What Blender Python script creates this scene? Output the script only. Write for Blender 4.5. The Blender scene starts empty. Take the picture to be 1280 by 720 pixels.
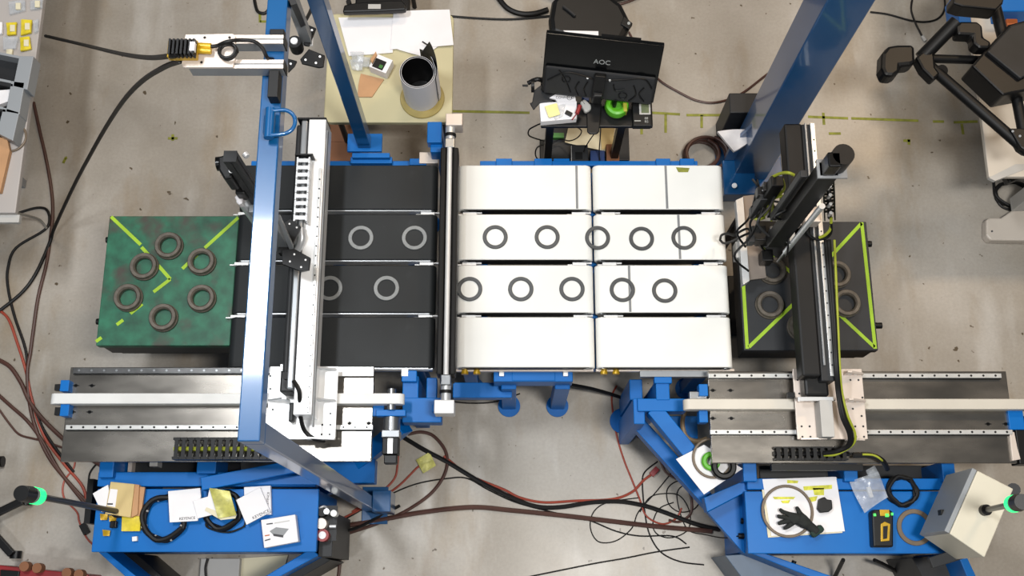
import bpy, math, random
from mathutils import Vector, Matrix
random.seed(7)
SC = bpy.context.scene
COL = SC.collection
PI = math.pi

# ---------------------------------------------------------------- camera, light, exposure
H = 6.0                      # camera height over the floor
F = 1350.0                   # focal length in pixels of a 1280 wide frame
T = math.atan(380 / 1350.0)  # tilt away from straight down
cd = bpy.data.cameras.new('camera')
cam = bpy.data.objects.new('camera', cd); COL.objects.link(cam)
cam.location = (0, 0, H); cam.rotation_euler = (T, 0, 0)
cd.sensor_width = 36; cd.lens = 36 * F / 1280; cd.clip_start = .05
SC.camera = cam
SC.view_settings.view_transform = 'Standard'; SC.view_settings.look = 'None'
SC.view_settings.gamma = 1; SC.view_settings.use_curve_mapping = False
SC.view_settings.exposure = 0.15
W = bpy.data.worlds.new('hall'); SC.world = W; W.use_nodes = True
W.node_tree.nodes['Background'].inputs[0].default_value = (.80, .86, .92, 1)
W.node_tree.nodes['Background'].inputs[1].default_value = .12
def lamp(name, loc, sx, sy, power, col):
    l = bpy.data.lights.new(name, 'AREA'); l.shape = 'RECTANGLE'; l.size = sx; l.size_y = sy
    l.energy = power; l.color = col
    o = bpy.data.objects.new(name, l); o.location = loc; COL.objects.link(o); return o
lamp('overhead_lamp', (-1.92, 2.1, 7.4), .45, 1.1, 200, (.94, .97, 1))
lamp('overhead_lamp', (1.35, -.1, 7.4), 1.2, .5, 285, (1, .975, .93))
lamp('overhead_lamp', (4.4, 5.2, 7.4), 1.4, .6, 165, (1, .74, .48))
lamp('overhead_lamp', (.2, 5.6, 7.4), 1.4, .5, 105, (1, .84, .66))

lamp('overhead_lamp', (-3.4, -2.4, 7.4), 1.2, .5, 110, (.93, .97, 1))  # fill lamp added to brighten the rear gantry post and left side

c_, s_ = math.cos(T), math.sin(T)
def at(px, py, z=0.0):
    """point of the place at height z seen at a photograph pixel"""
    u = (px - 640) / F; v = (360 - py) / F
    t = (z - H) / (v * s_ - c_)
    return Vector((u * t, (v * c_ + s_) * t, z))

# ---------------------------------------------------------------- materials
def lin(c):
    return tuple((x / 12.92 if x <= .04045 else ((x + .055) / 1.055) ** 2.4) for x in (v / 255 for v in c)) + (1,)
MATS = {}
def mat(name, rgb, rough=.5, metal=0., vary=.12, scale=8., bump=0., emit=0., spec=.5, trans=0., alpha=1., coat=0., dirt=None):
    m = bpy.data.materials.new(name); m.use_nodes = True
    nt = m.node_tree; N = nt.nodes; L = nt.links
    b = N['Principled BSDF']; b.inputs['Roughness'].default_value = rough; b.inputs['Metallic'].default_value = metal
    b.inputs['Specular IOR Level'].default_value = spec
    if trans: b.inputs['Transmission Weight'].default_value = trans
    if alpha < 1: b.inputs['Alpha'].default_value = alpha
    if coat: b.inputs['Coat Weight'].default_value = coat; b.inputs['Coat Roughness'].default_value = .07
    col = lin(rgb)
    tc = N.new('ShaderNodeTexCoord'); n = N.new('ShaderNodeTexNoise')
    n.inputs['Scale'].default_value = scale; n.inputs['Detail'].default_value = 5
    L.new(tc.outputs['Object'], n.inputs['Vector'])
    r = N.new('ShaderNodeValToRGB')
    r.color_ramp.elements[0].position = .3; r.color_ramp.elements[1].position = .7
    r.color_ramp.elements[0].color = tuple(max(0, x * (1 - vary)) for x in col[:3]) + (1,)
    r.color_ramp.elements[1].color = tuple(min(1, x * (1 + vary)) for x in col[:3]) + (1,)
    L.new(n.outputs['Fac'], r.inputs['Fac'])
    last = r.outputs['Color']
    if dirt:
        n2 = N.new('ShaderNodeTexNoise'); n2.inputs['Scale'].default_value = dirt[1]; n2.inputs['Detail'].default_value = 8
        L.new(tc.outputs['Object'], n2.inputs['Vector'])
        r2 = N.new('ShaderNodeValToRGB'); r2.color_ramp.elements[0].position = dirt[2]; r2.color_ramp.elements[1].position = dirt[2] + .14
        L.new(n2.outputs['Fac'], r2.inputs['Fac'])
        mx = N.new('ShaderNodeMix'); mx.data_type = 'RGBA'
        L.new(r2.outputs['Color'], mx.inputs[0]); L.new(last, mx.inputs[6]); mx.inputs[7].default_value = lin(dirt[0]); last = mx.outputs[2]
    L.new(last, b.inputs['Base Color'])
    if emit:
        b.inputs['Emission Color'].default_value = col; b.inputs['Emission Strength'].default_value = emit
    if bump:
        bp = N.new('ShaderNodeBump'); bp.inputs['Strength'].default_value = bump; bp.inputs['Distance'].default_value = .004
        L.new(n.outputs['Fac'], bp.inputs['Height']); L.new(bp.outputs['Normal'], b.inputs['Normal'])
    MATS[name] = m
    return m
def brushed(name, rgb, rough, metal=.9):
    m = mat(name, rgb, rough, metal)
    nt = m.node_tree; N = nt.nodes; L = nt.links
    n = [x for x in N if x.type == 'TEX_NOISE'][0]; tc = [x for x in N if x.type == 'TEX_COORD'][0]
    mp = N.new('ShaderNodeMapping'); mp.inputs['Scale'].default_value = (2.2, 5, 5)
    L.new(tc.outputs['Object'], mp.inputs['Vector']); L.new(mp.outputs['Vector'], n.inputs['Vector'])
    n.inputs['Scale'].default_value = 1.6
    mr = N.new('ShaderNodeMapRange'); mr.inputs['To Min'].default_value = rough - .08; mr.inputs['To Max'].default_value = rough + .12
    L.new(n.outputs['Fac'], mr.inputs['Value']); L.new(mr.outputs[0], N['Principled BSDF'].inputs['Roughness'])
    return m
blue = mat('blue_paint', (0, 98, 174), .42, 0, .08, 3, spec=.25)
blue2 = mat('gantry_blue_paint', (6, 74, 124), .3, 0, .06, 3, spec=.4, coat=.6)
white_belt = mat('white_belt', (226, 226, 222), .45, 0, .03, 4)
black_belt = mat('black_belt', (27, 30, 32), .55, 0, .15, 5, spec=.3, dirt=((38, 41, 44), 9, .66))
seam_m = mat('belt_seam', (120, 122, 124), .6)
alu = mat('aluminium', (206, 208, 210), .34, .55, .06, 12)
alu_white = mat('white_anodised_aluminium', (226, 226, 226), .36, .25, .04, 10)
alu_grey = mat('grey_aluminium', (140, 143, 146), .38, .5, .08, 10)
alu_warm = mat('warm_aluminium', (208, 196, 186), .38, .25, .05, 10)
plate_m = brushed('brushed_plate', (138, 133, 126), .24, .95)
rail_m = mat('rail_steel', (214, 214, 212), .3, .5, .08, 20)
rail_dark = mat('rail_dark_steel', (92, 92, 92), .35, .8, .2, 20)
steel = mat('steel', (150, 152, 154), .3, .9, .1, 20)
black = mat('black_plastic', (13, 13, 14), .42, 0, .2, 12, spec=.3)
black_gloss = mat('black_gloss', (8, 9, 10), .22, 0, .2, 6, spec=.3)
black_metal = mat('black_anodised', (13, 13, 14), .5, 0, .15, 12, spec=.3)
dark_grey = mat('dark_grey', (38, 39, 41), .5, 0, .12, 10, spec=.3)
grey = mat('grey_plastic', (132, 134, 136), .5, 0, .08, 10)
grey_light = mat('light_grey', (178, 176, 172), .5, 0, .06, 6)
cream = mat('cream_top', (184, 176, 140), .45, 0, .05, 3)
paper = mat('paper', (226, 224, 226), .7, 0, .03, 6)
paper_warm = mat('warm_paper', (214, 206, 178), .7, 0, .04, 6)
card = mat('cardboard', (178, 136, 98), .75, 0, .08, 9)
card_light = mat('tan_cardboard', (196, 174, 122), .75, 0, .06, 9)
rust_card = mat('brown_cardboard', (132, 88, 60), .8, 0, .1, 6)
belt_white = mat('white_drive_belt', (214, 214, 212), .5, 0, .04, 12)
yellow = mat('yellow_bag', (206, 186, 40), .5, 0, .2, 30)
yellow_dark = mat('yellow_metal', (186, 148, 30), .35, .3, .15, 20)
yellow_green = mat('yellow_green_wire', (150, 158, 40), .5)
foil = mat('yellow_film', (176, 172, 90), .35, .1, .3, 30, bump=.4)
clear = mat('clear_plastic', (205, 210, 216), .18, 0, .2, 30, bump=.7, alpha=.32)
bag_white = mat('white_plastic_bag', (200, 196, 196), .35, 0, .1, 12, bump=.5)
cable_black = mat('black_cable', (18, 17, 17), .5, 0, .1, spec=.3)
cable_brown = mat('brown_hose', (74, 46, 38), .45, 0, .15)
cable_red = mat('red_hose', (150, 62, 44), .45, 0, .12)
cable_grey = mat('grey_cable', (140, 138, 132), .5)
ring_dark = mat('dark_steel_ring', (74, 76, 78), .42, .5, .12, 40)
ring_light = mat('bright_steel_ring', (122, 124, 124), .48, .4, .1, 40)
ring_rust = mat('grimy_steel_ring', (92, 85, 76), .5, .2, .25, 40)
ring_brown = mat('brown_ring', (104, 90, 74), .5, .1, .08, 20)
green_paint = mat('worn_green_paint', (26, 90, 66), .5, 0, .4, 16, dirt=((62, 56, 48), 5.5, .53))
block_grey = mat('dark_slate_block', (44, 46, 49), .45, 0, .15, 6, spec=.3)
tape_y = mat('yellow_green_tape', (150, 186, 34), .55, 0, .1, 14)
tape_f = mat('floor_tape', (128, 130, 44), .6, 0, .3, 24)
green_cup = mat('green_plastic', (84, 168, 30), .4, 0, .1, 10)
green_dark = mat('green_board', (50, 110, 40), .5)
red = mat('red_paint', (136, 34, 38), .4, 0, .2, 8)
orange = mat('orange', (178, 92, 40), .5)
led_green = mat('lit_green_lamp', (30, 236, 120), .4, emit=1.5)
led_soft = mat('lit_green_led', (70, 255, 90), .4, emit=1.)
lcd = mat('lcd_screen', (104, 112, 84), .3)
beige = mat('beige_enclosure', (206, 200, 182), .42, 0, .03, 5)
door_grey = mat('grey_enclosure_door', (142, 146, 150), .4, 0, .03, 5)
tan_pole = mat('black_pole', (34, 34, 34), .35, .4)
ink = mat('ink', (60, 60, 64), .7)
logo = mat('silver_print', (150, 152, 150), .4)
white_led = mat('white_screw', (235, 235, 235), .35)
mid_blue = mat('dark_blue_bin', (36, 60, 110), .5)

def floor_mat():
    m = bpy.data.materials.new('concrete'); m.use_nodes = True
    nt = m.node_tree; N = nt.nodes; L = nt.links; b = N['Principled BSDF']
    tc = N.new('ShaderNodeTexCoord')
    def noise(scale, detail=6, rough=.6, sc=(1, 1, 1)):
        mp = N.new('ShaderNodeMapping'); mp.inputs['Scale'].default_value = sc
        L.new(tc.outputs['Object'], mp.inputs['Vector'])
        n = N.new('ShaderNodeTexNoise'); n.inputs['Scale'].default_value = scale; n.inputs['Detail'].default_value = detail
        n.inputs['Roughness'].default_value = rough; L.new(mp.outputs['Vector'], n.inputs['Vector']); return n
    def ramp(n, p0, p1, c0=(0, 0, 0, 1), c1=(1, 1, 1, 1)):
        r = N.new('ShaderNodeValToRGB'); e = r.color_ramp.elements
        e[0].position = p0; e[1].position = p1; e[0].color = c0; e[1].color = c1
        L.new(n.outputs['Fac'], r.inputs['Fac']); return r
    def mix(f, a, bcol, mode='MIX'):
        mx = N.new('ShaderNodeMix'); mx.data_type = 'RGBA'; mx.blend_type = mode
        if hasattr(f, 'links'): L.new(f, mx.inputs[0])
        else: mx.inputs[0].default_value = f
        L.new(a, mx.inputs[6])
        if hasattr(bcol, 'links'): L.new(bcol, mx.inputs[7])
        else: mx.inputs[7].default_value = bcol
        return mx.outputs[2]
    base = ramp(noise(.9, 7, .62), .3, .72, lin((146, 138, 126)), lin((176, 170, 162)))
    col = base.outputs['Color']
    st = ramp(noise(1.5, 6, .6, (1.6, .55, 1)), .52, .78); col = mix(st.outputs['Color'], col, lin((140, 122, 96)))
    lt = ramp(noise(2.6, 5, .5, (1.8, .4, 1)), .56, .8); col = mix(lt.outputs['Color'], col, lin((186, 182, 176)))
    sp = ramp(noise(20, 2, .5), .715, .75); col = mix(sp.outputs['Color'], col, lin((86, 74, 58)))
    fi = ramp(noise(60, 3, .6), .3, .7, (.93, .93, .93, 1), (1.05, 1.05, 1.05, 1)); col = mix(1.0, col, fi.outputs['Color'], 'MULTIPLY')
    L.new(col, b.inputs['Base Color'])
    rr = ramp(noise(1.2, 4), .3, .7, (.28, .28, .28, 1), (.44, .44, .44, 1)); L.new(rr.outputs['Color'], b.inputs['Roughness'])
    b.inputs['Specular IOR Level'].default_value = .45
    return m

# ---------------------------------------------------------------- mesh helpers
class MB:
    def __init__(s): s.v = []; s.f = []
    def add(s, vs, fs):
        k = len(s.v); s.v += [Vector(v) for v in vs]; s.f += [tuple(i + k for i in f) for f in fs]; return s
    def prism(s, top, z0):
        """polygon of world points (its own heights) closed down to z0 (a height or a downward offset vector)"""
        n = len(top); top = [Vector(p) for p in top]
        a = sum((top[i].x * top[(i + 1) % n].y - top[(i + 1) % n].x * top[i].y) for i in range(n))
        if a < 0: top = top[::-1]
        bot = [Vector((p.x, p.y, z0)) for p in top] if not isinstance(z0, Vector) else [p + z0 for p in top]
        return s.add(top + bot, [tuple(range(n)), tuple(range(2 * n - 1, n - 1, -1))] + [(i, i + n, (i + 1) % n + n, (i + 1) % n) for i in range(n)])
    def pp(s, pix, z, z0): return s.prism([at(x, y, z) for x, y in pix], z0)
    def pr(s, x0, y0, x1, y1, z, z0):
        """upright box whose top, at height z, spans the pixel rectangle"""
        a = at(x0, y0, z); b = at(x1, y0, z); c = at(x1, y1, z); d = at(x0, y1, z)
        xl = (a.x + d.x) / 2; xr = (b.x + c.x) / 2
        return s.box((xl, d.y, z0), (xr, a.y, z))
    def box(s, a, b):
        x0, x1 = sorted((a[0], b[0])); y0, y1 = sorted((a[1], b[1])); z0, z1 = sorted((a[2], b[2]))
        return s.prism([(x0, y0, z1), (x1, y0, z1), (x1, y1, z1), (x0, y1, z1)], z0)
    def bar(s, p, q, w, h, up=(0, 0, 1)):
        p = Vector(p); q = Vector(q); d = (q - p).normalized(); up = Vector(up)
        if abs(d.dot(up)) > .97: up = Vector((0, 1, 0))
        x = d.cross(up).normalized(); y = x.cross(d).normalized()
        o = [(-w / 2, -h / 2), (w / 2, -h / 2), (w / 2, h / 2), (-w / 2, h / 2)]
        vs = [p + x * a + y * b for a, b in o] + [q + x * a + y * b for a, b in o]
        return s.add(vs, [(3, 2, 1, 0), (4, 5, 6, 7)] + [(i, (i + 1) % 4, (i + 1) % 4 + 4, i + 4) for i in range(4)])
    def cyl(s, p, q, r, n=16, r2=None):
        p = Vector(p); q = Vector(q); d = (q - p).normalized(); r2 = r if r2 is None else r2
        up = Vector((0, 0, 1)) if abs(d.z) < .95 else Vector((0, 1, 0))
        x = d.cross(up).normalized(); y = x.cross(d).normalized()
        vs = []
        for c, R in ((p, r), (q, r2)):
            vs += [c + (x * math.cos(2 * PI * i / n) + y * math.sin(2 * PI * i / n)) * R for i in range(n)]
        return s.add(vs, [tuple(range(n - 1, -1, -1)), tuple(range(n, 2 * n))] + [(i, (i + 1) % n, (i + 1) % n + n, i + n) for i in range(n)])
    def lathe(s, prof, c, n=32, axis=(0, 0, 1), close=False):
        """profile of (radius, height) turned round an axis at c"""
        c = Vector(c); rot = Vector((0, 0, 1)).rotation_difference(Vector(axis)).to_matrix()
        m = len(prof); vs = []
        for i in range(n):
            a = 2 * PI * i / n
            vs += [c + rot @ Vector((r * math.cos(a), r * math.sin(a), z)) for r, z in prof]
        fs = []
        for i in range(n):
            j = (i + 1) % n
            for k in range(m if close else m - 1):
                k2 = (k + 1) % m
                fs.append((i * m + k, j * m + k, j * m + k2, i * m + k2))
        return s.add(vs, fs)
    def ring(s, c, ro, ri, h, n=40, ch=.25):
        e = min(h, ro - ri) * ch
        return s.lathe([(ri, e), (ri, h - e), (ri + e, h), (ro - e, h), (ro, h - e), (ro, e), (ro - e, 0), (ri + e, 0)], c, n, close=True)
    def tube(s, pts, r, n=8, sub=6):
        P = smooth(pts, sub); m = len(P); vs = []; prev = None
        for i in range(m):
            d = (P[min(i + 1, m - 1)] - P[max(i - 1, 0)])
            d = d.normalized() if d.length > 1e-9 else Vector((1, 0, 0))
            if prev is None:
                up = Vector((0, 0, 1)) if abs(d.z) < .9 else Vector((0, 1, 0)); x = d.cross(up).normalized()
            else:
                x = (prev - d * prev.dot(d)); x = x.normalized() if x.length > 1e-6 else d.orthogonal().normalized()
            prev = x; y = d.cross(x)
            vs += [P[i] + (x * math.cos(2 * PI * k / n) + y * math.sin(2 * PI * k / n)) * r for k in range(n)]
        fs = [tuple(range(n - 1, -1, -1)), tuple(range((m - 1) * n, m * n))]
        for i in range(m - 1):
            for k in range(n):
                k2 = (k + 1) % n; fs.append((i * n + k, i * n + k2, (i + 1) * n + k2, (i + 1) * n + k))
        return s.add(vs, fs)
    def sheet(s, pix, z, th=.0015, wav=.004, seg=6):
        """a slightly wavy sheet of paper or film over a four cornered pixel outline"""
        a, b, c, d = [at(x, y, z) for x, y in pix]; vs = []
        ph = random.random() * 6
        for j in range(seg + 1):
            for i in range(seg + 1):
                u = i / seg; v = j / seg
                p = (a * (1 - u) + b * u) * (1 - v) + (d * (1 - u) + c * u) * v
                vs.append(p + Vector((0, 0, wav * (.5 + .5 * math.sin(4 * u + ph) * math.cos(3.3 * v + ph)))))
        n = seg + 1; m = n * n
        fs = [(j * n + i, (j + 1) * n + i, (j + 1) * n + i + 1, j * n + i + 1) for j in range(seg) for i in range(seg)]
        vs2 = [v - Vector((0, 0, th)) for v in vs]
        fs2 = [tuple(k + m for k in f[::-1]) for f in fs]
        rim = list(range(n)) + [n - 1 + n * j for j in range(1, n)] + [m - 1 - i for i in range(1, n)] + [m - n - n * j for j in range(1, n - 1)]
        k = len(rim); fs3 = [(rim[i], rim[(i + 1) % k], rim[(i + 1) % k] + m, rim[i] + m) for i in range(k)]
        return s.add(vs + vs2, fs + fs2 + fs3)
def smooth(pts, sub=6):
    P = [Vector(p) for p in pts]
    if len(P) < 3: return P
    out = []
    for i in range(len(P) - 1):
        p0 = P[max(i - 1, 0)]; p1 = P[i]; p2 = P[i + 1]; p3 = P[min(i + 2, len(P) - 1)]
        for k in range(sub):
            t = k / sub
            out.append(.5 * ((2 * p1) + (p2 - p0) * t + (2 * p0 - 5 * p1 + 4 * p2 - p3) * t * t + (3 * p1 - p0 - 3 * p2 + p3) * t ** 3))
    out.append(P[-1]); return out
WL = {}
def mesh(name, mb, m, off, bevel=0., smoothed=False):
    me = bpy.data.meshes.new(name)
    me.from_pydata([tuple(v - off) for v in mb.v], [], mb.f); me.materials.append(m); me.update()
    bm_fix(me)
    o = bpy.data.objects.new(name, me); COL.objects.link(o)
    if smoothed:
        me.polygons.foreach_set('use_smooth', [True] * len(me.polygons))
        try: me.set_sharp_from_angle(angle=math.radians(40))
        except Exception: pass
    if bevel:
        b = o.modifiers.new('bevel', 'BEVEL'); b.width = bevel; b.segments = 2; b.limit_method = 'ANGLE'; b.angle_limit = math.radians(40)
    return o
def bm_fix(me):
    import bmesh
    b = bmesh.new(); b.from_mesh(me); bmesh.ops.recalc_face_normals(b, faces=b.faces); b.to_mesh(me); b.free()
def tag(o, label, cat, group=None, kind=None):
    if label: o['label'] = label
    if cat: o['category'] = cat
    if group: o['group'] = group
    if kind: o['kind'] = kind
    return o
def thing(name, label, cat, loc, group=None):
    o = bpy.data.objects.new(name, None); COL.objects.link(o); o.empty_display_size = .1
    o.location = loc; WL[o.name] = Vector(loc)
    return tag(o, label, cat, group)
def part(name, mb, m, parent, bevel=0., sm=False, label=None, kind=None):
    off = WL[parent.name]
    o = mesh(name, mb, m, off, bevel, sm); o.parent = parent; WL[o.name] = off
    if label: o['label'] = label
    if kind: o['kind'] = kind
    return o
def solo(name, mb, m, label, cat, group=None, bevel=0., sm=False, kind=None):
    xs = [v.x for v in mb.v]; ys = [v.y for v in mb.v]; zs = [v.z for v in mb.v]
    off = Vector(((min(xs) + max(xs)) / 2, (min(ys) + max(ys)) / 2, min(zs)))
    o = mesh(name, mb, m, off, bevel, sm); o.location = off; WL[o.name] = off
    return tag(o, label, cat, group, kind)
def copy_tree(o, loc, label):
    r = o.copy(); COL.objects.link(r); r.location = loc; r['label'] = label; WL[r.name] = Vector(loc)
    for ch in list(o.children):
        c = ch.copy(); COL.objects.link(c); c.parent = r
        for g in list(ch.children):
            d = g.copy(); COL.objects.link(d); d.parent = c
    return r
def text(name, s, size, M, m, parent):
    """flat lettering turned into a thin mesh; M places its plane in the place"""
    cu = bpy.data.curves.new(name, 'FONT'); cu.body = s; cu.size = size; cu.align_x = 'CENTER'; cu.align_y = 'CENTER'; cu.extrude = .0004
    t = bpy.data.objects.new(name + '_t', cu); COL.objects.link(t)
    dg = bpy.context.evaluated_depsgraph_get(); dg.update()
    me = bpy.data.meshes.new_from_object(t.evaluated_get(dg)); bpy.data.objects.remove(t, do_unlink=True)
    me.transform(Matrix.Translation(-WL[parent.name]) @ M); me.name = name
    me.materials.clear(); me.materials.append(m)
    o = bpy.data.objects.new(name, me); COL.objects.link(o); o.parent = parent; WL[o.name] = WL[parent.name]
    return o
def flatM(px, py, z, ang=0):
    return Matrix.Translation(at(px, py, z)) @ Matrix.Rotation(ang, 4, 'Z')
def cable(pix, r, m, label, name='cable', z=None, cat='cable', group=None, n=8):
    pts = []
    for p in pix:
        zz = p[2] if len(p) > 2 else (r if z is None else z)
        pts.append(at(p[0], p[1], zz))
    return solo(name, MB().tube(pts, r, n), m, label, cat, group, sm=True)

# ---------------------------------------------------------------- the setting
fl = mesh('floor', MB().box((-6, -3, -.1), (6, 7.5, 0)), floor_mat(), Vector((0, 0, 0)))
fl['kind'] = 'structure'; WL[fl.name] = Vector((0, 0, 0))
def strip(pix, w, parent, m=tape_f, z=0., name='tape_strip'):
    pts = [at(x, y, z) for x, y in pix]; mb = MB()
    for p, q in zip(pts, pts[1:]):
        mb.bar(p + Vector((0, 0, .0008)), q + Vector((0, 0, .0008)), w, .0016)
    return part(name, mb, m, parent)
for p in ([(562, 139), (662, 141)], [(815, 141), (850, 143)], [(858, 144), (905, 144)], [(1010, 146), (1060, 148)], [(1064, 148), (1148, 151)],
          [(1166, 152), (1180, 152)], [(1192, 153), (1222, 152)], [(877, 144), (877, 160)], [(832, 143), (832, 166)], [(802, 158), (802, 168)], [(1029, 141), (1030, 156)],
          [(1036, 167), (1051, 167)], [(1129, 176), (1138, 176)], [(1136, 174), (1136, 181)], [(1202, 155), (1204, 168)], [(325, 15), (325, 28)], [(325, 27), (341, 27)],
          [(210, 173), (222, 173)], [(216, 168), (216, 176)], [(81, 198), (84, 197)], [(79, 204), (82, 198)]):
    strip(p, .016, fl)

# ---------------------------------------------------------------- conveyors
YW = [(206.5, 261.5), (267.8, 324.4), (331.4, 390.6), (396.3, 459)]
ZB = .85
def lane(name, x0, x1, y0, y1, beltm, label, group, seam_px=None, clips=(), rail=None):
    L_ = thing(name, label, 'conveyor', ((x0 + x1) / 2, (y0 + y1) / 2, .735), group)
    mb = MB(); R = .034; prof = []
    for i in range(9): a = PI / 2 + PI * i / 8; prof.append((x0 + R + R * math.cos(a), ZB - R + R * math.sin(a)))
    for i in range(9): a = -PI / 2 + PI * i / 8; prof.append((x1 - R + R * math.cos(a), ZB - R + R * math.sin(a)))
    n = len(prof)
    vs = [(x, y0, z) for x, z in prof] + [(x, y1, z) for x, z in prof]
    mb.add(vs, [tuple(range(n)), tuple(range(2 * n - 1, n - 1, -1))] + [(i, (i + 1) % n, (i + 1) % n + n, i + n) for i in range(n)])
    part('belt', mb, beltm, L_, .004, True)
    part('side_rail', MB().box((x0 + .03, y0 - (.006 if rail else .002), .775), (x1 - .03, y0 - .0005, .838 if rail else .846)), rail or black_metal, L_, .001)
    part('side_rail', MB().box((x0 + .03, y1 + .0005, .775), (x1 - .03, y1 + .002, .79)), rail or alu_grey, L_, .001)
    part('bed', MB().box((x0 + .06, y0 + .02, .735), (x1 - .06, y1 - .02, .782)), alu_grey, L_)
    for x in (x0 + R, x1 - R):
        part('roller', MB().cyl((x, y0 - .004, ZB - R), (x, y1 + .004, ZB - R), .022, 14), steel, L_, sm=True)
    if seam_px:
        a = at(seam_px[0], seam_px[1], ZB)
        part('belt_seam', MB().box((a.x - .006, y0 + .003, ZB - .002), (a.x + .006, y1 - .003, ZB + .0012)), seam_m, L_)
    for cx in clips:
        c = MB(); w = .016
        c.box((cx - .035, y0 - .022, .80), (cx + .035, y0 - .0065, .826))
        c.box((cx + .035, y0 - .013, .80), (cx + .062, y0 - .0065, .822)); c.box((cx - .06, y0 - .022, .80), (cx - .035, y0 - .016, .822))
        part('clip', c, alu_white, L_, .0015)
    return L_
xw0 = at(573, 207, ZB).x; xj = (at(741, 230, ZB).x + at(744, 440, ZB).x) / 2; xw1 = at(903, 207, ZB).x
xb0 = at(297, 268, ZB).x; xb1 = at(547, 240, ZB).x
rowname = ['rearmost', 'second from the back', 'second from the front', 'front']
seamsL = [(721, 235), None, None, None]; seamsR = [(833, 235), (849, 296), (787, 360), None]
for i, (a, b) in enumerate(YW):
    y1 = at(640, a, ZB).y; y0 = at(640, b, ZB).y
    lane('belt_conveyor', xw0, xj - .004, y0, y1, white_belt, f'{rowname[i]} white belt lane on the left, beside the black scanner bar', 'white belt lanes on the left', seamsL[i],
         (xw0 + .06, xj - .07) if i < 3 else ())
    lane('belt_conveyor', xj + .004, xw1, y0, y1, white_belt, f'{rowname[i]} white belt lane on the right, next to the dark robot', 'white belt lanes on the right', seamsR[i],
         (xj + .08, xw1 - .08) if i < 3 else ())
    lane('belt_conveyor', xb0, xb1, y0, y1, black_belt, f'{rowname[i]} black belt lane left of the scanner bar', 'black belt lanes', None,
         (xb1 - .05, xb0 + .03) if i < 3 else (), alu)
# small green label on the rear right lane
solo('tape_label', MB().pp([(845, 209), (862, 210), (860, 215), (848, 215)], ZB + .0035, ZB + .001), tape_f, 'small green tape label on the rear right white belt', 'tape')

YF = at(640, 459, ZB).y; YR = at(640, 206.5, ZB).y
def conveyor_frame(x0, x1, label):
    t = thing('conveyor_frame', label, 'frame', ((x0 + x1) / 2, (YF + YR) / 2, 0))
    for y in (YF + .05, YR - .03):
        part('long_beam', MB().box((x0 + .02, y - .035, .655), (x1 - .02, y + .035, .735)), blue, t, .004)
    for x in (x0 + .12, (x0 + x1) / 2, x1 - .12):
        part('cross_beam', MB().box((x - .03, YF + .085, .66), (x + .03, YR - .065, .733)), blue, t, .004)
    for x in (x0 + .06, x1 - .1):
        for y in (YF + .05, YR - .03):
            part('leg', MB().box((x - .035, y - .03, .012), (x + .035, y + .03, .655)), blue, t, .004)
            part('foot', MB().cyl((x, y, 0), (x, y, .012), .06, 20), blue, t)
    return t
fw = conveyor_frame(xw0, xw1, 'blue steel frame carrying the eight white belt lanes')
# rear and front brackets of the white frame
part('rear_rail', MB().pr(600, 201, 872, 207, .72, .67), blue, fw, .003)
for a, b in ((620, 640), (668, 690), (820, 838), (850, 868)):
    part('rear_bracket', MB().pr(a, 198, b, 207, .735, .66), blue, fw, .003)
part('front_beam', MB().pr(566, 478, 640, 497, .55, .48), blue, fw, .004)
bk = part('front_bracket', MB().pr(617, 462, 716, 477, .74, .62), blue, fw, .004)
part('center_plate', MB().pr(640, 462, 694, 476, .745, .70), blue, fw, .003)
for x in (627, 707):
    part('bolt_plate', MB().pr(x - 3, 463, x + 3, 470, .757, .74), alu_white, bk, .001)
for x in (636, 703):
    p = at(x, 479, .64)
    part('leg', MB().box((p.x - .038, p.y - .03, .012), (p.x + .038, p.y + .045, .64)), blue, fw, .004)
    part('foot', MB().cyl((p.x, p.y - .01, 0), (p.x, p.y - .01, .014), .062, 24), blue, fw)
part('front_lip', MB().pr(570, 460.5, 742, 464, .79, .765), alu_warm, fw, .001)
for x in (581, 596, 755, 770):
    a = at(x, 468, .78); part('bearing', MB().cyl(a, a + Vector((0, .06, 0)), .018, 14), yellow_dark, fw, sm=True)
part('front_angle', MB().pr(800, 463, 886, 471, .80, .76), alu_grey, fw, .002)
part('front_lip', MB().pr(745, 461, 918, 464, .79, .765), alu_warm, fw, .001)
fb = conveyor_frame(xb0, xb1, 'blue steel frame carrying the four black belt lanes')
part('rear_rail', MB().pr(314, 201, 545, 207, .74, .68), blue, fb, .003)
part('rear_plate', MB().pr(440, 191, 487, 197, .80, .77), blue, fb, .003)
part('rear_plate', MB().pr(438, 196, 490, 204, .77, .73), blue, fb, .003)
part('rear_bracket', MB().pr(512, 198, 533, 206, .79, .70), blue, fb, .003)
part('rear_bracket', MB().pr(524, 190, 548, 204, .80, .74), alu_warm, fb, .003, label='bare metal bracket')
part('front_lip', MB().pr(300, 459.6, 541, 462, .83, .80), alu_white, fb, .002, label='white front edge strip')

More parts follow.
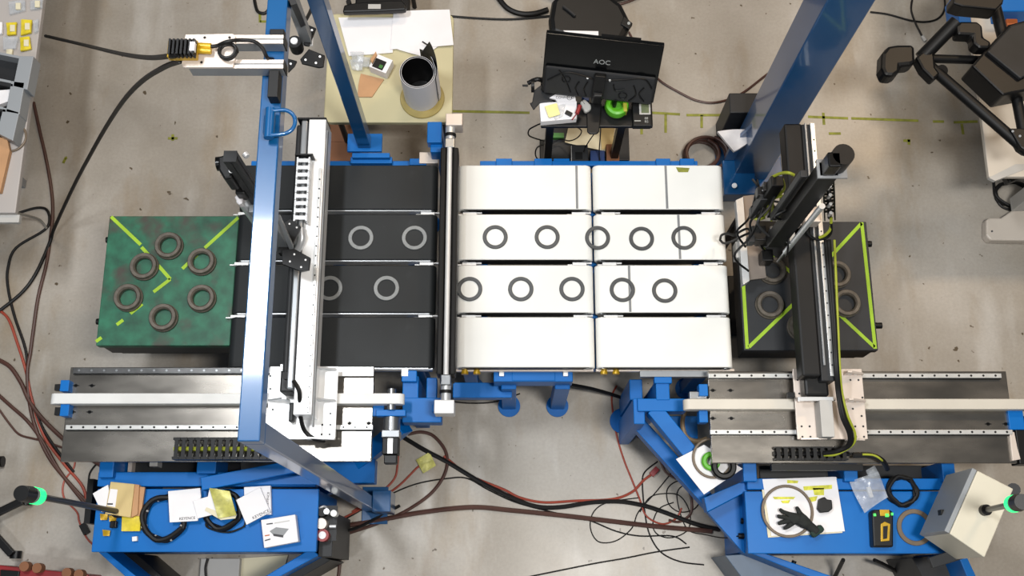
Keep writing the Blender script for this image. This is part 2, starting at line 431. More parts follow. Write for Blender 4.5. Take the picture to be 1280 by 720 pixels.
# ---------------------------------------------------------------- scanner bar between the belts
sb = thing('scanner_bar', 'long black scanner bar with pale tube between black and white belts', 'scanner', at(560, 330, .86))
zs = 1.0
x0 = at(548, 330, zs).x; x1 = at(571, 330, zs).x; yf = at(560, 468, zs).y; yr = at(560, 184, zs).y
xm = (x0 + x1) / 2
part('housing', MB().box((x0, yf, .90), (xm - .018, yr, zs)), black_metal, sb, .006)
part('housing', MB().box((xm + .018, yf, .90), (x1, yr, zs)), black_metal, sb, .006)
part('tube', MB().cyl((xm, yf + .0, zs - .012), (xm, yr, zs - .012), .013, 16), alu_white, sb, sm=True, label='pale tube')
part('base_rail', MB().box((x0 + .01, yf - .02, .875), (x1 - .01, yr + .02, .90)), black, sb)
for side, y, d in ((0, yf, -1), (1, yr, 1)):
    part('clamp', MB().box((xm - .024, y, .93), (xm + .024, y + d * .05, 1.0)), steel, sb, .004)
    part('coupling', MB().cyl((xm, y + d * .05, .965), (xm, y + d * .12, .965), .024, 20), alu, sb, sm=True)
    part('coupling_ring', MB().cyl((xm, y + d * .07, .965), (xm, y + d * .085, .965), .03, 20), black_metal, sb, sm=True)
    part('end_block', MB().box((xm - .052 + side * .03, y + d * .12, .90), (xm + .042 + side * .02, y + d * .185, 1.0)), alu_white if not side else alu_warm, sb, .004)
part('bracket', MB().pr(534, 152, 552, 178, .93, .86), blue, sb, .004, label='blue bracket plate')
part('bracket', MB().pr(538, 176, 553, 190, .90, .80), blue, sb, .004, label='blue bracket plate')
part('post', MB().pr(541, 156, 553, 168, .86, .0), blue, sb, .004, label='blue post')
part('bracket', MB().pr(540, 505, 566, 515, .898, .86), blue, sb, .004, label='blue bracket plate')

# ---------------------------------------------------------------- rings
def flat_rings(spots, m, h, ro, ri, cat, group):
    first = None
    for (px, py, label) in spots:
        p = at(px, py, ZB + h); p.z = ZB + .0006
        if first is None:
            first = solo('steel_ring', MB().ring(p, ro, ri, h), m, label, 'ring', group, sm=True)
        else:
            c = first.copy(); COL.objects.link(c); c.location = p; c['label'] = label
flat_rings([(619, 296, 'leftmost dark flat ring in the rear row on the white belts'), (684, 296, 'second dark ring from the left in the rear row on white belts'),
            (747, 297, 'dark ring of the rear row straddling the joint between white belts'), (802, 298, 'dark ring just right of the joint in the rear white row'),
            (855, 297, 'rightmost dark ring of the rear row, over a belt seam'), (587, 361, 'dark ring of the front row at the left end beside the scanner bar'),
            (651, 361, 'second dark ring from the left in the front row on white belts'), (715, 361, 'dark ring of the front row just left of the belt joint'),
            (778, 362, 'dark ring of the front row lying across a belt seam'), (831, 363, 'rightmost dark ring of the front row on the white belts')],
           ring_dark, .008, .0625, .0440, 'ring', 'dark rings on the white belts')
flat_rings([(451, 297, 'left bright steel ring in the rear row on the black belt'), (518, 297, 'right bright steel ring in the rear row near the scanner bar'),
            (412, 360, 'bright steel ring half hidden by the aluminium robot beam'), (483, 360, 'brightest steel ring on the second black belt from the front')],
           ring_light, .007, .0635, .044, 'ring', 'bright rings on the black belts')

# ---------------------------------------------------------------- pallets of rings
def pallet(name, pix, label, topm, tapes, knobs, edge_tape=()):
    z = .80
    pts = [at(x, y, z) for x, y in pix]; cx = sum(p.x for p in pts) / 4; cy = sum(p.y for p in pts) / 4
    t = thing(name, label, 'block', (cx, cy, 0))
    x0 = min(p.x for p in pts); x1 = max(p.x for p in pts); y0 = min(p.y for p in pts); y1 = max(p.y for p in pts)
    part('top_plate', MB().box((x0, y0, z - .05), (x1, y1, z)), topm, t, .004)
    part('frame', MB().box((x0 + .01, y0 + .006, .60), (x1 - .01, y1 - .01, z - .05)), black, t, .004)
    part('lower_frame', MB().box((x0 + .03, y0 + .02, .52), (x1 - .03, y1 - .04, .60)), black_metal, t, .006)
    part('pedestal', MB().box((x0 + .16, y0 + .30, .03), (x1 - .16, y1 - .10, .52)), dark_grey, t, .01)
    part('pedestal_foot', MB().box((x0 + .10, y0 + .26, 0), (x1 - .10, y1 - .06, .03)), dark_grey, t, .004)
    for tp in tapes: strip(tp, .017, t, tape_y, z)
    for k in knobs:
        p = at(k[0], k[1], .73); d = -1 if k[0] < 640 else 1
        part('knob', MB().cyl(p - Vector((d * .05, 0, 0)), p + Vector((d * .004, 0, 0)), .016, 14), black, t, sm=True)
    return t
pallet('ring_pallet', [(137, 270), (299, 270), (287, 432), (120, 432)], 'worn green steel block with yellow tape, left of the black belts', green_paint,
       [[(139, 271), (176, 306)], [(177, 309), (187, 320)], [(198, 332), (213, 349)], [(213, 349), (192, 365)], [(178, 380), (163, 392)], [(154, 400), (146, 406)], [(120, 427), (127, 422)],
        [(298, 272), (256, 310)], [(247, 318), (228, 336)]], [(134, 300), (122, 402)])
pallet('ring_pallet', [(930, 277), (1081, 277), (1098, 438), (930, 438)], 'dark slate block with taped cross under the right robot', block_grey,
       [[(1077, 278), (1094, 436)], [(929, 352), (934, 436)], [(1077, 279), (1038, 321)], [(1093, 434), (1050, 394)], [(936, 434), (1000, 372)], [(952, 310), (1000, 350)]], [(1088, 305), (1101, 407)])
def torus_rings(spots, group, m):
    first = None
    for px, py, label in spots:
        p = at(px, py, .83); p.z = .8
        if first is None:
            mb = MB().lathe([(.043, .004), (.043, .028), (.050, .036), (.064, .036), (.067, .032), (.067, .018), (.0715, .014), (.0715, .001), (.068, 0), (.047, 0)], p, 40, close=True)
            first = solo('bearing_ring', mb, m, label, 'ring', group, sm=True)
        else:
            c = first.copy(); COL.objects.link(c); c.location = p + Vector((0, 0, 0)); c['label'] = label
torus_rings([(210, 306, 'thick grimy ring farthest back on the green block'), (251, 326, 'thick grimy ring at the right rear of the green block'),
             (179, 332, 'thick grimy ring at the left rear of the green block, by tape'), (159, 371, 'thick grimy ring nearest the left edge of the green block'),
             (251, 372, 'thick grimy ring at the right front of the green block'), (203, 396, 'thick grimy ring nearest the front of the green block')], 'rings on the green block', ring_rust)
torus_rings([(963, 380, 'dark ring at the left front of the slate block'), (1059, 378, 'dark ring at the right front of the slate block'),
             (966, 337, 'dark ring by the metal guide on the slate block, partly hidden'), (1047, 342, 'dark ring at the right rear of the slate block'),
             (1003, 408, 'dark ring at the front of the slate block, mostly under the robot beam')], 'rings on the slate block', ring_rust)

# ---------------------------------------------------------------- gantry frame (blue portal over the left robot)
gx = -.766; gyf = .454; gyr = 2.25; gz = 2.86; gw = .066
g = thing('gantry_portal', 'tall blue square-tube portal frame standing over the left robot', 'frame', (gx, gyf, 0))
hw = gw / 2
part('beam', MB().box((gx - hw, gyf - hw, gz - gw), (gx + hw, gyr + hw, gz)), blue2, g, .004)
part('post', MB().box((gx - hw, gyf - hw, .02), (gx + hw, gyf + hw, gz - gw)), blue2, g, .004)
part('post', MB().box((gx - hw, gyr - hw, .8), (gx + hw, gyr + hw, gz - gw)), blue2, g, .004)
part('foot_plate', MB().box((gx - .05, gyf - .10, 0), (gx + .09, gyf + .10, .02)), blue2, g, .003)
part('foot_box', MB().box((gx + hw + .001, gyf - .05, .02), (gx + .13, gyf + .06, .25)), blue2, g, .003)
part('foot_plate', MB().box((gx - .09, gyr - .05, .78), (gx + .09, gyr + .05, .80)), blue, g, .003)
# lifting eye on top of the beam
a = at(340, 160, gz); lug = part('lifting_eye', MB().box((a.x - .022, a.y - .035, gz), (a.x + .012, a.y + .035, gz + .03)), blue2, g, .006)
pts = [a + Vector((.0, .04, .04)), a + Vector((.05, .04, .045)), a + Vector((.078, .018, .045)), a + Vector((.078, -.018, .045)), a + Vector((.05, -.04, .045)), a + Vector((-.005, -.04, .04)), a + Vector((-.008, -.02, .03))]
part('shackle', MB().tube(pts, .0065, 10), blue2, lug, sm=True)
part('pin', MB().cyl(a + Vector((0, -.05, .035)), a + Vector((0, .05, .035)), .016, 16), blue2, lug, sm=True)
part('slot', MB().pr(336, 116, 347, 121, gz + .001, gz - .01), black, g)

# camera bracket on the beam
zp = gz + .052
cb = thing('camera_mount', 'aluminium double-profile arm with white plate clamped on the blue beam', 'bracket', at(345, 70, gz))
for (y0, y1) in ((44, 55), (75, 86)):
    pf = part('profile', MB().pr(236, y0, 354, y1, zp, gz + .002), alu_grey, cb, .002)
    a = at(236, y0, zp); b = at(354, y1, zp); ym = (a.y + b.y) / 2; w = abs(a.y - b.y)
    for yy in (ym - w * .29, ym + w * .29):
        part('flange', MB().box((a.x, yy - w * .2, zp), (b.x, yy + w * .2, zp + .003)), alu_warm, pf)
    part('end_cap', MB().pr(354, y0, 355.5, y1, zp, gz + .002), black, pf)
pl = part('mount_plate', MB().pp([(232, 43), (291, 42), (294, 45), (294, 72), (291, 84), (229, 84), (227, 80), (231, 47)], zp + .011, zp + .0035), alu_warm, cb, .001, label='white mounting plate')
for x, y in ((256, 47), (287, 47), (252, 78)):
    a = at(x, y, zp + .012); part('screw', MB().cyl(a, a + Vector((0, 0, .002)), .004, 10), black, pl)
part('clamp', MB().pr(335, 87.5, 348, 121, gz + .05, gz + .0005), black_metal, cb, .002)
part('clamp', MB().pr(337, 36, 355, 43, gz + .03, gz + .0005), black_metal, cb, .002)
sn = thing('camera_sensor', 'yellow and black finned camera sensor on the white arm plate', 'sensor', at(228, 60, zp + .012))
part('body', MB().pr(209, 50, 246, 71, zp + .04, zp + .012), yellow_dark, sn, .003)
fin = MB()
for i in range(7):
    x = 210 + i * 5.0; fin.pr(x, 48, x + 2.6, 67, zp + .075, zp + .045)
part('heat_sink', MB().pr(210, 49, 244, 67, zp + .06, zp + .04), black, sn, .001)
fo = part('fin', fin, black, sn, kind='stuff')
part('label_plate', MB().pr(237, 52, 243, 63, zp + .077, zp + .06), paper, sn)
for y in (57, 63):
    a = at(245, y, zp + .03); b = at(264, y + 1, zp + .03)
    part('connector', MB().cyl(a, b, .010, 12), yellow_dark, sn, sm=True)
zc = zp + .03
cable([(264, 58, zc), (272, 57, zc), (284, 52, zc + .02), (302, 50, zc), (318, 52, zc), (328, 60, zc), (334, 72, zc - .02), (341, 74, gz + .01)], .006, cable_black, 'black lead looping from the sensor across the arm to the beam')
a = at(286, 66, zp + .02)
solo('cable_coil', MB().tube([a + Vector((.027 * math.cos(t * .6), .027 * math.sin(t * .6), .001 * t)) for t in range(22)], .005, 8, 3), cable_black,
     'small black cable coil tied on the white arm plate', 'cable', sm=True)
# twin profile camera drop hanging from the beam, right of the arm
def dot_plate(parent, pix, z, dots, th=.012):
    p = part('mount_plate', MB().pp(pix, z, z - th), black, parent, .002)
    for x, y in dots:
        a = at(x, y, z); part('screw', MB().cyl(a, a + Vector((0, 0, .003)), .0045, 10), white_led, p)
    return p
dr = thing('sensor_drop', 'grey aluminium drop profile with black hole plates right of the blue beam', 'bracket', at(386, 48, 2.2))
pb = at(384, 50, 2.2)
part('profile', MB().bar((pb.x, pb.y, 2.2), (pb.x, pb.y, 3.0), .04, .04), alu_grey, dr, .002)
part('profile_end', MB().box((pb.x - .022, pb.y - .022, 2.19), (pb.x + .022, pb.y + .022, 2.2)), alu_white, dr)
part('cross_bar', MB().bar((gx + hw + .001, pb.y + .0, 2.82), (pb.x - .02, pb.y, 2.82), .05, .04), black_metal, dr, .002)
dot_plate(dr, [(381, 29), (395, 35), (386, 57), (380, 56), (379, 40)], 2.22, [(381, 35), (390, 38)])
dot_plate(dr, [(375, 74), (386, 61), (406, 69), (404, 83), (398, 84), (377, 79)], 2.2, [(400, 71), (395, 79), (382, 75)])
dot_plate(dr, [(360, 73), (371, 76), (368, 82), (360, 90)], 2.16, [(363.5, 80)])
a = at(368, 52, 2.26); part('lens_ring', MB().cyl(a - Vector((.0, .0, .06)), a, .026, 18), black_metal, dr, sm=True)
part('lens_cap', MB().cyl(a, a + Vector((0, 0, .008)), .014, 16), alu_white, dr, sm=True)
part('brace', MB().bar(at(366, 2, 2.86), at(380, 34, 2.25), .02, .02), black_metal, dr)

# ---------------------------------------------------------------- blue machine bases
ZT = .72
lb = thing('machine_base', 'left blue steel machine base littered with packaging', 'machine base', at(255, 650, 0))
top = MB().pr(118, 611, 397, 690, ZT, ZT - .03)
part('top_panel', top, blue, lb, .004)
part('back_beam', MB().pr(122, 590, 395, 608, ZT + .012, ZT - .06), blue, lb, .004)
part('upright', MB().pr(124, 572, 142, 597, ZT + .05, .0), blue, lb, .004)
part('upright', MB().pr(246, 572, 270, 592, ZT + .05, .0), blue, lb, .004)
part('body', MB().pr(120, 611, 394, 687, ZT - .03, .05), blue, lb, .004)
part('plinth', MB().pr(125, 611, 390, 683, .05, 0.), black, lb)
a = at(252, 605, ZT + .07); b = at(395, 578, ZT + .07)
part('diagonal_beam', MB().bar((a.x, a.y, ZT + .05), (b.x, b.y, ZT + .05), .062, .06), blue, lb, .004)
part('back_plate', MB().pr(300, 594, 396, 606, ZT + .03, ZT + .012), blue, lb, .003)
part('outrigger', MB().pp([(116, 684), (126, 684), (172, 722), (158, 722)], .60, .0), blue, lb, .004)
part('outrigger', MB().pp([(388, 686), (399, 694), (340, 726), (322, 726)], .60, .0), blue, lb, .004)
part('side_panel', MB().pp([(400, 694), (414, 700), (372, 724), (352, 722)], .45, .0), dark_grey, lb, .004)
part('dark_panel', MB().pp([(128, 690), (170, 692), (205, 722), (172, 722)], .35, .0), black, lb, .004)
part('end_panel', MB().pr(399, 640, 416, 696, .62, .05), dark_grey, lb, .003)
part('upright', MB().pr(503, 470, 523, 505, .80, .0), blue, lb, .004)
part('arm_block', MB().pr(503, 497, 552, 528, .82, .72), blue, lb, .004)
part('arm_tab', MB().pr(502, 463, 521, 477, .828, .80), blue, lb, .004)
part('arm_plate', MB().pr(533, 472, 546, 500, .74, .68), blue, lb, .004)
part('tab_plate', MB().pr(502, 461, 510, 470, .832, .828), alu_white, lb)
part('arm_brace', MB().bar(at(405, 612, .32), at(505, 532, .62), .08, .10), blue, lb, .004)
part('low_beam', MB().bar(at(396, 590, .45), at(470, 590, .45), .12, .10), blue, lb, .004)
part('shelf', MB().pr(150, 577, 300, 590, .55, .53), dark_grey, lb)
part('shelf', MB().pr(160, 576, 165, 590, .6, .55), alu_warm, lb)
part('shelf', MB().pr(187, 576, 197, 583, .62, .55), grey_light, lb)
# pneumatic unit on the right end
pu = thing('air_unit', 'small pneumatic regulator cluster on the right end of the left base', 'regulator', at(408, 655, .62))
a = at(404, 655, .62)
for k, (px, py, r, hh, m) in enumerate(((404, 641, .02, .08, black_metal), (410, 640, .014, .09, alu), (403, 655, .026, .07, alu_warm), (418, 642, .016, .05, white_belt))):
    p = at(px, py, .66); part('valve', MB().cyl((p.x, p.y, .621), (p.x, p.y, .66 + hh * .5), r, 14), m, pu, sm=True)
p = at(403, 669, .68); part('gauge', MB().cyl((p.x, p.y, .621), (p.x, p.y, .68), .03, 20), red, pu, sm=True)
part('dial', MB().cyl((p.x, p.y, .68), (p.x, p.y, .684), .018, 16), paper, pu)
part('fitting', MB().tube([at(394, 645, .64), at(398, 637, .68), at(405, 633, .68), at(409, 636, .66)], .006), alu, pu, sm=True)
part('fitting', MB().cyl(at(412, 658, .65), at(420, 658, .65), .009, 10), alu, pu, sm=True)
part('base_plate', MB().pr(399, 632, 421, 676, .632, .6205), dark_grey, pu)

rb = thing('machine_base', 'right blue steel machine base with grey enclosure on it', 'machine base', at(1060, 650, 0))
part('top_panel', MB().pr(933, 614, 1184, 692, ZT, ZT - .03), blue, rb, .004)
part('body', MB().pr(936, 614, 1180, 689, ZT - .03, .05), blue, rb, .004)
part('plinth', MB().pr(936, 614, 1176, 685, .05, 0.), black, rb)
part('back_beam', MB().pr(934, 598, 1190, 612, ZT + .012, ZT - .06), blue, rb, .004)
for x0, x1 in ((929, 946), (1055, 1072), (1178, 1194)):
    part('upright', MB().pr(x0, 577, x1, 602, ZT + .05, .0), blue, rb, .004)
part('shelf', MB().pr(950, 582, 1176, 598, .5, .48), dark_grey, rb)
part('side_panel', MB().pp([(880, 622), (932, 600), (934, 614), (884, 640)], .68, .60), blue, rb, .003)
part('side_panel', MB().pp([(884, 640), (934, 614), (934, 690), (930, 692)], .55, .50), blue, rb, .003)
part('outrigger', MB().pp([(934, 690), (946, 688), (1045, 722), (1020, 724)], .60, .0), blue, rb, .004)
part('front_panel', MB().pp([(906, 694), (938, 692), (1016, 724), (930, 726)], .40, .0), mat('grey_blue_panel', (78, 96, 116), .45), rb, .004)
part('outrigger', MB().pp([(1196, 690), (1206, 690), (1222, 724), (1210, 724)], .60, .0), blue, rb, .004)
part('front_panel', MB().pp([(1140, 697), (1202, 693), (1212, 724), (1156, 726)], .40, .0), dark_grey, rb, .004)
# Y shaped arm towards the belts
part('arm_beam', MB().pr(797, 498, 858, 514, .78, .68), blue, rb, .004)
part('upright', MB().pr(820, 475, 837, 500, .785, .0), blue, rb, .004)
part('arm_tab', MB().pr(818, 471, 840, 479, .80, .75), blue, rb, .004)
part('arm_brace', MB().bar(at(816, 512, .73), at(880, 590, .73), .075, .09), blue, rb, .004)
part('arm_brace', MB().bar(at(795, 528, .50), at(905, 650, .50), .07, .09), blue, rb, .004)
part('corner_post', MB().pr(792, 498, 806, 530, .76, .0), blue, rb, .004)
a = at(778, 526, .014); part('foot', MB().cyl((a.x, a.y, 0), (a.x, a.y, .014), .07, 24), blue, rb)
part('foot_bar', MB().bar((a.x, a.y, .035), at(800, 524, .035), .1, .04), blue, rb, .003)
part('low_post', MB().pr(787, 474, 803, 500, .55, .0), blue, rb, .004)
part('low_plate', MB().pr(838, 520, 872, 548, .42, .36), blue, rb, .004)

# ---------------------------------------------------------------- linear axes (plates, rails, belts)
ZP = .90
def rail_line(parent, pix, w, m, z0, h, dots, dark=black):
    a = at(pix[0][0], pix[0][1], z0 + h); b = at(pix[1][0], pix[1][1], z0 + h)
    y = (a.y + b.y) / 2
    r = part('rail', MB().box((a.x, y - w / 2, z0 + .0005), (b.x, y + w / 2, z0 + h)), m, parent, .002)
    mb = MB(); n = dots
    for i in range(n):
        x = a.x + (b.x - a.x) * (i + .5) / n
        mb.cyl((x, y, z0 + h - .001), (x, y, z0 + h + .0012), .0055, 8)
    part('bolt_hole', mb, dark, r, kind='stuff')
    part('rail_groove', MB().box((a.x, y - w / 2 - .004, z0 + .0005), (b.x, y - w / 2 - .0003, z0 + h * .6)), black, r)
    return r
def chain(name, pts, w, h, m1, m2, parent, step=.028):
    """energy chain: a part with every link a piece of its own"""
    P = smooth(pts, 10); d = [0]
    for p, q in zip(P, P[1:]): d.append(d[-1] + (q - p).length)
    spine = part(name, MB().tube(pts, min(w, h) * .22, 8), m1, parent, sm=True)
    n = int(d[-1] / step); first = None
    for i in range(n):
        s0 = (i + .5) * step; k = max(j for j in range(len(d)) if d[j] <= s0); k = min(k, len(P) - 2)
        t = (s0 - d[k]) / max(1e-6, d[k + 1] - d[k]); c = P[k].lerp(P[k + 1], t); dirv = (P[k + 1] - P[k]).normalized()
        mb = MB(); e = dirv * step * .47
        up = Vector((0, 0, 1)) if abs(dirv.z) < .8 else Vector((0, 1, 0))
        sx = dirv.cross(up).normalized(); uy = sx.cross(dirv).normalized()
        mb.bar(c - e + sx * w * .45, c + e + sx * w * .45, w * .12, h, up); mb.bar(c - e - sx * w * .45, c + e - sx * w * .45, w * .12, h, up)
        mb.bar(c - e * .55 + uy * h * .42, c + e * .55 + uy * h * .42, w * .8, h * .14, up)
        part('link', mb, m2, spine)
    return spine
def plus_holes(parent, spots, z):
    for x, y in spots:
        a = at(x, y, z); mb = MB().cyl(a, a + Vector((0, 0, .0015)), .009, 10)
        mb.box((a.x - .016, a.y - .0025, z), (a.x + .016, a.y + .0025, z + .0015)); part('slot_hole', mb, black, parent)
la = thing('linear_axis', 'left steel slide plate with two rails and white drive belt', 'linear axis', at(270, 515, ZP - .1))
a0 = at(90, 459, ZP); a1 = at(466, 577, ZP); xl = at(82, 515, ZP).x; xr = at(466, 515, ZP).x
part('slide_plate', MB().box((xl, a1.y, ZP - .025), (xr, a0.y, ZP)), plate_m, la, .003)
part('under_beam', MB().box((xl + .04, a1.y + .1, ZP - .1), (xr - .04, a0.y - .05, ZP - .026)), blue, la, .004)
rail_line(la, [(91, 463), (466, 463)], .028, rail_dark, ZP, .022, 24, steel)
rail_line(la, [(82, 533), (466, 535)], .022, rail_m, ZP, .022, 26)
zb = ZP + .065
def belt_loop(parent, p0, p1, w, zt, th, m):
    mb = MB(); R = th / 2; prof = []; x0, x1, y = p0.x, p1.x, p0.y
    for i in range(9): t = PI / 2 + PI * i / 8; prof.append((x0 + R + R * math.cos(t), zt - R + R * math.sin(t)))
    for i in range(9): t = -PI / 2 + PI * i / 8; prof.append((x1 - R + R * math.cos(t), zt - R + R * math.sin(t)))
    n = len(prof); vs = [(x, y - w / 2, z) for x, z in prof] + [(x, y + w / 2, z) for x, z in prof]
    mb.add(vs, [tuple(range(n)), tuple(range(2 * n - 1, n - 1, -1))] + [(i, (i + 1) % n, (i + 1) % n + n, i + n) for i in range(n)])
    return part('drive_belt', mb, m, parent, .003, True)
pA = at(61, 498, zb); pB = at(505, 501, zb); pB.y = pA.y
belt_loop(la, pA, pB, .050, zb, .062, belt_white)
plus_holes(la, [(95, 482), (115, 482), (91, 515), (112, 515)], ZP)
plus_holes(la, [(437, 529), (461, 529)], ZP)
for y0, y1 in ((475, 489), (504, 520)):
    t_ = part('tensioner', MB().pr(75, y0, 86, y1, ZP + .05, ZP - .02), blue, la, .003, label='blue tensioner block')
    part('tension_bolt', MB().pr(68, y0 + 5, 76, y1 - 1, ZP + .03, ZP), black, t_, .002)
part('pulley_plate', MB().pr(470, 512, 507, 520, ZP + .03, ZP - .02), blue, la, .003, label='blue pulley plate')
part('motor_mount', MB().pr(466, 495, 480, 520, ZP - .005, ZP - .025), blue, la, .003)
a = at(490, 512, ZP); mx = a.x
part('pulley', MB().cyl((mx, pA.y - .05, zb - .031), (mx, pA.y + .05, zb - .031), .02, 18), steel, la, sm=True)
y1_ = at(490, 521, ZP + .02).y; y2_ = at(490, 538, ZP + .02).y; y3_ = at(490, 547, ZP + .02).y; y4_ = at(490, 568, ZP + .02).y; y5_ = at(490, 579, ZP + .02).y
mo = part('motor', MB().box((mx - .038, y4_, ZP - .05), (mx + .038, y3_, ZP + .03)), black_metal, la, .004)
part('motor_neck', MB().cyl((mx, y2_, ZP - .01), (mx, y1_, ZP - .01), .04, 22), steel, mo, sm=True)
part('motor_flange', MB().box((mx - .042, y3_, ZP - .055), (mx + .042, y2_, ZP + .035)), alu_grey, mo, .003)
part('motor_stripe', MB().box((mx - .012, y4_ + .003, ZP + .031), (mx + .012, y3_ - .005, ZP + .034)), alu_white, mo)
part('motor_cap', MB().box((mx - .03, y5_, ZP - .05), (mx + .03, y4_, ZP + .01)), black, mo, .004)
ch = at(217, 561, ZP + .04); ch2 = at(345, 563, ZP + .04)
part('chain_tray', MB().box((ch.x - .02, ch.y - .03, ZP - .06), (ch2.x, ch.y - .0, ZP - .045)), black, la)
chain('cable_chain', [(ch.x, ch.y, ZP + .035), (ch2.x, ch.y, ZP + .035)], .10, .05, yellow_green, black, la, .034)

ra = thing('linear_axis', 'right steel slide plate with two white rails and drive belt', 'linear axis', at(1080, 515, ZP - .1))
xl = at(887, 515, ZP).x; xr = at(1264, 515, ZP).x; a0 = at(1080, 464, ZP); a1 = at(1080, 579, ZP)
part('slide_plate', MB().box((xl, a1.y, ZP - .025), (xr, a0.y, ZP)), plate_m, ra, .003)
part('under_beam', MB().box((xl + .04, a1.y + .1, ZP - .1), (xr - .04, a0.y - .05, ZP - .026)), blue, ra, .004)
rail_line(ra, [(886, 470), (1252, 469)], .022, rail_m, ZP, .022, 24)
rail_line(ra, [(888, 540), (1266, 540)], .022, rail_m, ZP, .022, 26)
pA = at(855, 505, zb); pB = at(1300, 505, zb)
belt_loop(ra, pA, pB, .050, zb, .062, mat('warm_drive_belt', (196, 190, 178), .5, 0, .04))
plus_holes(ra, [(891, 488), (913, 488), (891, 523), (914, 523), (1235, 530), (1257, 530)], ZP)
for y0, y1 in ((480, 495), (513, 528)):
    part('tensioner', MB().pr(874, y0, 885, y1, ZP + .03, ZP - .03), blue, ra, .003, label='blue tensioner block')
part('pulley_block', MB().pr(862, 489, 884, 499, ZP, ZP - .05), steel, ra, .004)
part('end_plate', MB().pr(1261, 512, 1280, 537, ZP + .02, ZP - .04), blue, ra, .003, label='blue end plate')
part('end_motor', MB().pr(1271, 520, 1296, 580, ZP + .01, ZP - .08), black, ra, .004)
part('end_guard', MB().pp([(1262, 540), (1268, 540), (1272, 560), (1276, 574), (1266, 576)], ZP + .015, ZP - .02), alu_warm, ra, .002)
ch = at(968, 567, ZP + .04); ch2 = at(1062, 567, ZP + .04)
chain('cable_chain', [(ch.x, ch.y, ZP + .03), (ch2.x, ch.y, ZP + .03)], .06, .05, black, black_metal, ra, .034)
part('chain_tray', MB().box((ch.x + .0, a1.y - .03, ZP - .06), (ch2.x + .08, a1.y - .0, ZP - .03)), black, ra)

# ---------------------------------------------------------------- left robot
ZC = ZP + .10                # carriage plate top
def gusset(parent, x0, x1, yp, hgt, m, hole=True, flip=1):
    """triangular rib standing on the carriage beside the beam, with a round hole"""
    a = at(x0, yp, ZC); b = at(x1, yp, ZC); y = a.y; th = .009
    hi, lo = (a.x, b.x) if flip > 0 else (b.x, a.x)
    d = 1 if lo > hi else -1; Lx = abs(lo - hi)
    out = [(0, 0), (Lx, 0), (Lx, .018), (.02, hgt), (0, hgt)]
    vs = []
    for yy in (y - th / 2, y + th / 2): vs += [(hi + d * u, yy, ZC + v) for u, v in out]
    fs = [tuple(range(5)), tuple(range(9, 4, -1))] + [(i, (i + 1) % 5, (i + 1) % 5 + 5, i + 5) for i in range(5)]
    g_ = part('gusset', MB().add(vs, fs), m, parent, .001)
    if hole:
        for u, v, r in ((Lx * .25, hgt * .38, hgt * .17), (Lx * .58, hgt * .24, hgt * .11)):
            c = Vector((hi + d * u, y, ZC + v)); part('rib_hole', MB().cyl(c - Vector((0, th / 2 + .0006, 0)), c + Vector((0, th / 2 + .0006, 0)), r, 14), white_led, g_)
    return g_
def dots(parent, spots, z, r=.005):
    for x, y in spots:
        a = at(x, y, z); part('screw', MB().cyl((a.x, a.y, z - .0005), (a.x, a.y, z + .0015), r, 8), dark_grey, parent)
lr = thing('gantry_robot', 'bright aluminium robot beam crossing the black belts on the left', 'robot', at(380, 505, ZP + .03))
cp = part('carriage', MB().pr(335, 458, 421, 549, ZC, ZC - .014), alu_white, lr, .002)
part('carriage_block', MB().pr(340, 458, 418, 470, ZC - .014, ZP + .0225), steel, lr, .002)
part('carriage_block', MB().pr(340, 530, 418, 544, ZC - .014, ZP + .0225), steel, lr, .002)
dots(cp, [(403, 531), (413, 531), (402, 543), (412, 543), (413, 517), (338, 470), (338, 486), (341, 512)], ZC)
cv = part('cover_plate', MB().pr(421, 458.5, 467, 470, ZP + .03, ZP + .0225), alu_white, lr, .001)
ZY = 1.16
xa = at(369, 148, ZY).x; xb = at(408, 148, ZY).x; yF = at(372, 546, ZY).y; yB = at(388, 149, ZY).y
wid = xb - xa
part('beam', MB().box((xa + wid * .45, yF + .10, ZC + .0005), (xb, yB, ZY)), alu_white, lr, .004)
part('beam_side', MB().box((xa + wid * .20, yF + .22, ZC + .05), (xa + wid * .395, yB, ZY - .01)), alu_grey, lr, .006)
part('beam_side', MB().box((xa, yF + .30, ZC + .04), (xa + wid * .195, yB - .01, ZY - .035)), dark_grey, lr, .012)
yk = at(380, 305, ZY).y
rl = part('rail', MB().box((xb - .022, yF + .11, ZY + .0003), (xb - .008, yB - .26, ZY + .012)), rail_m, lr, .001)
mb = MB()
for i in range(24):
    y = yF + .13 + (yB - .40 - yF) * i / 24; mb.cyl((xb - .015, y, ZY + .011), (xb - .015, y, ZY + .0135), .004, 8)
part('bolt_hole', mb, dark_grey, rl, kind='stuff')
part('end_cap', MB().box((xa + .01, yB + .0005, ZC + .03), (xb, yB + .01, ZY)), black, lr, .002)
part('side_scale', MB().box((xb + .0005, yF + .05, ZY - .05), (xb + .006, yB - .05, ZY - .02)), grey, lr)
a = at(387, 198, ZY + .04); b = at(376, 284, ZY + .04); xc = xa + wid * .42
chain('cable_chain', [(xc, a.y, ZY + .035), (xc, b.y, ZY + .035)], .062, .05, alu_grey, alu, lr, .036)
part('chain_hook', MB().tube([(xc, b.y, ZY + .03), (xc + .005, b.y - .05, ZY + .02), (xc - .01, b.y - .09, ZY), (xc - .04, b.y - .12, ZY - .02)], .018, 10), alu, lr, sm=True)
part('end_guard', MB().box((xc - .04, a.y + .005, ZY + .001), (xc + .045, a.y + .012, ZY + .07)), black, lr)
for yp, xx in ((462, (384, 421)), (501, (382, 420))): gusset(lr, xx[0], xx[1], yp, .085, alu)
gusset(lr, 336, 362, 501, .075, alu, True, -1); gusset(lr, 384, 419, 549, .05, alu)
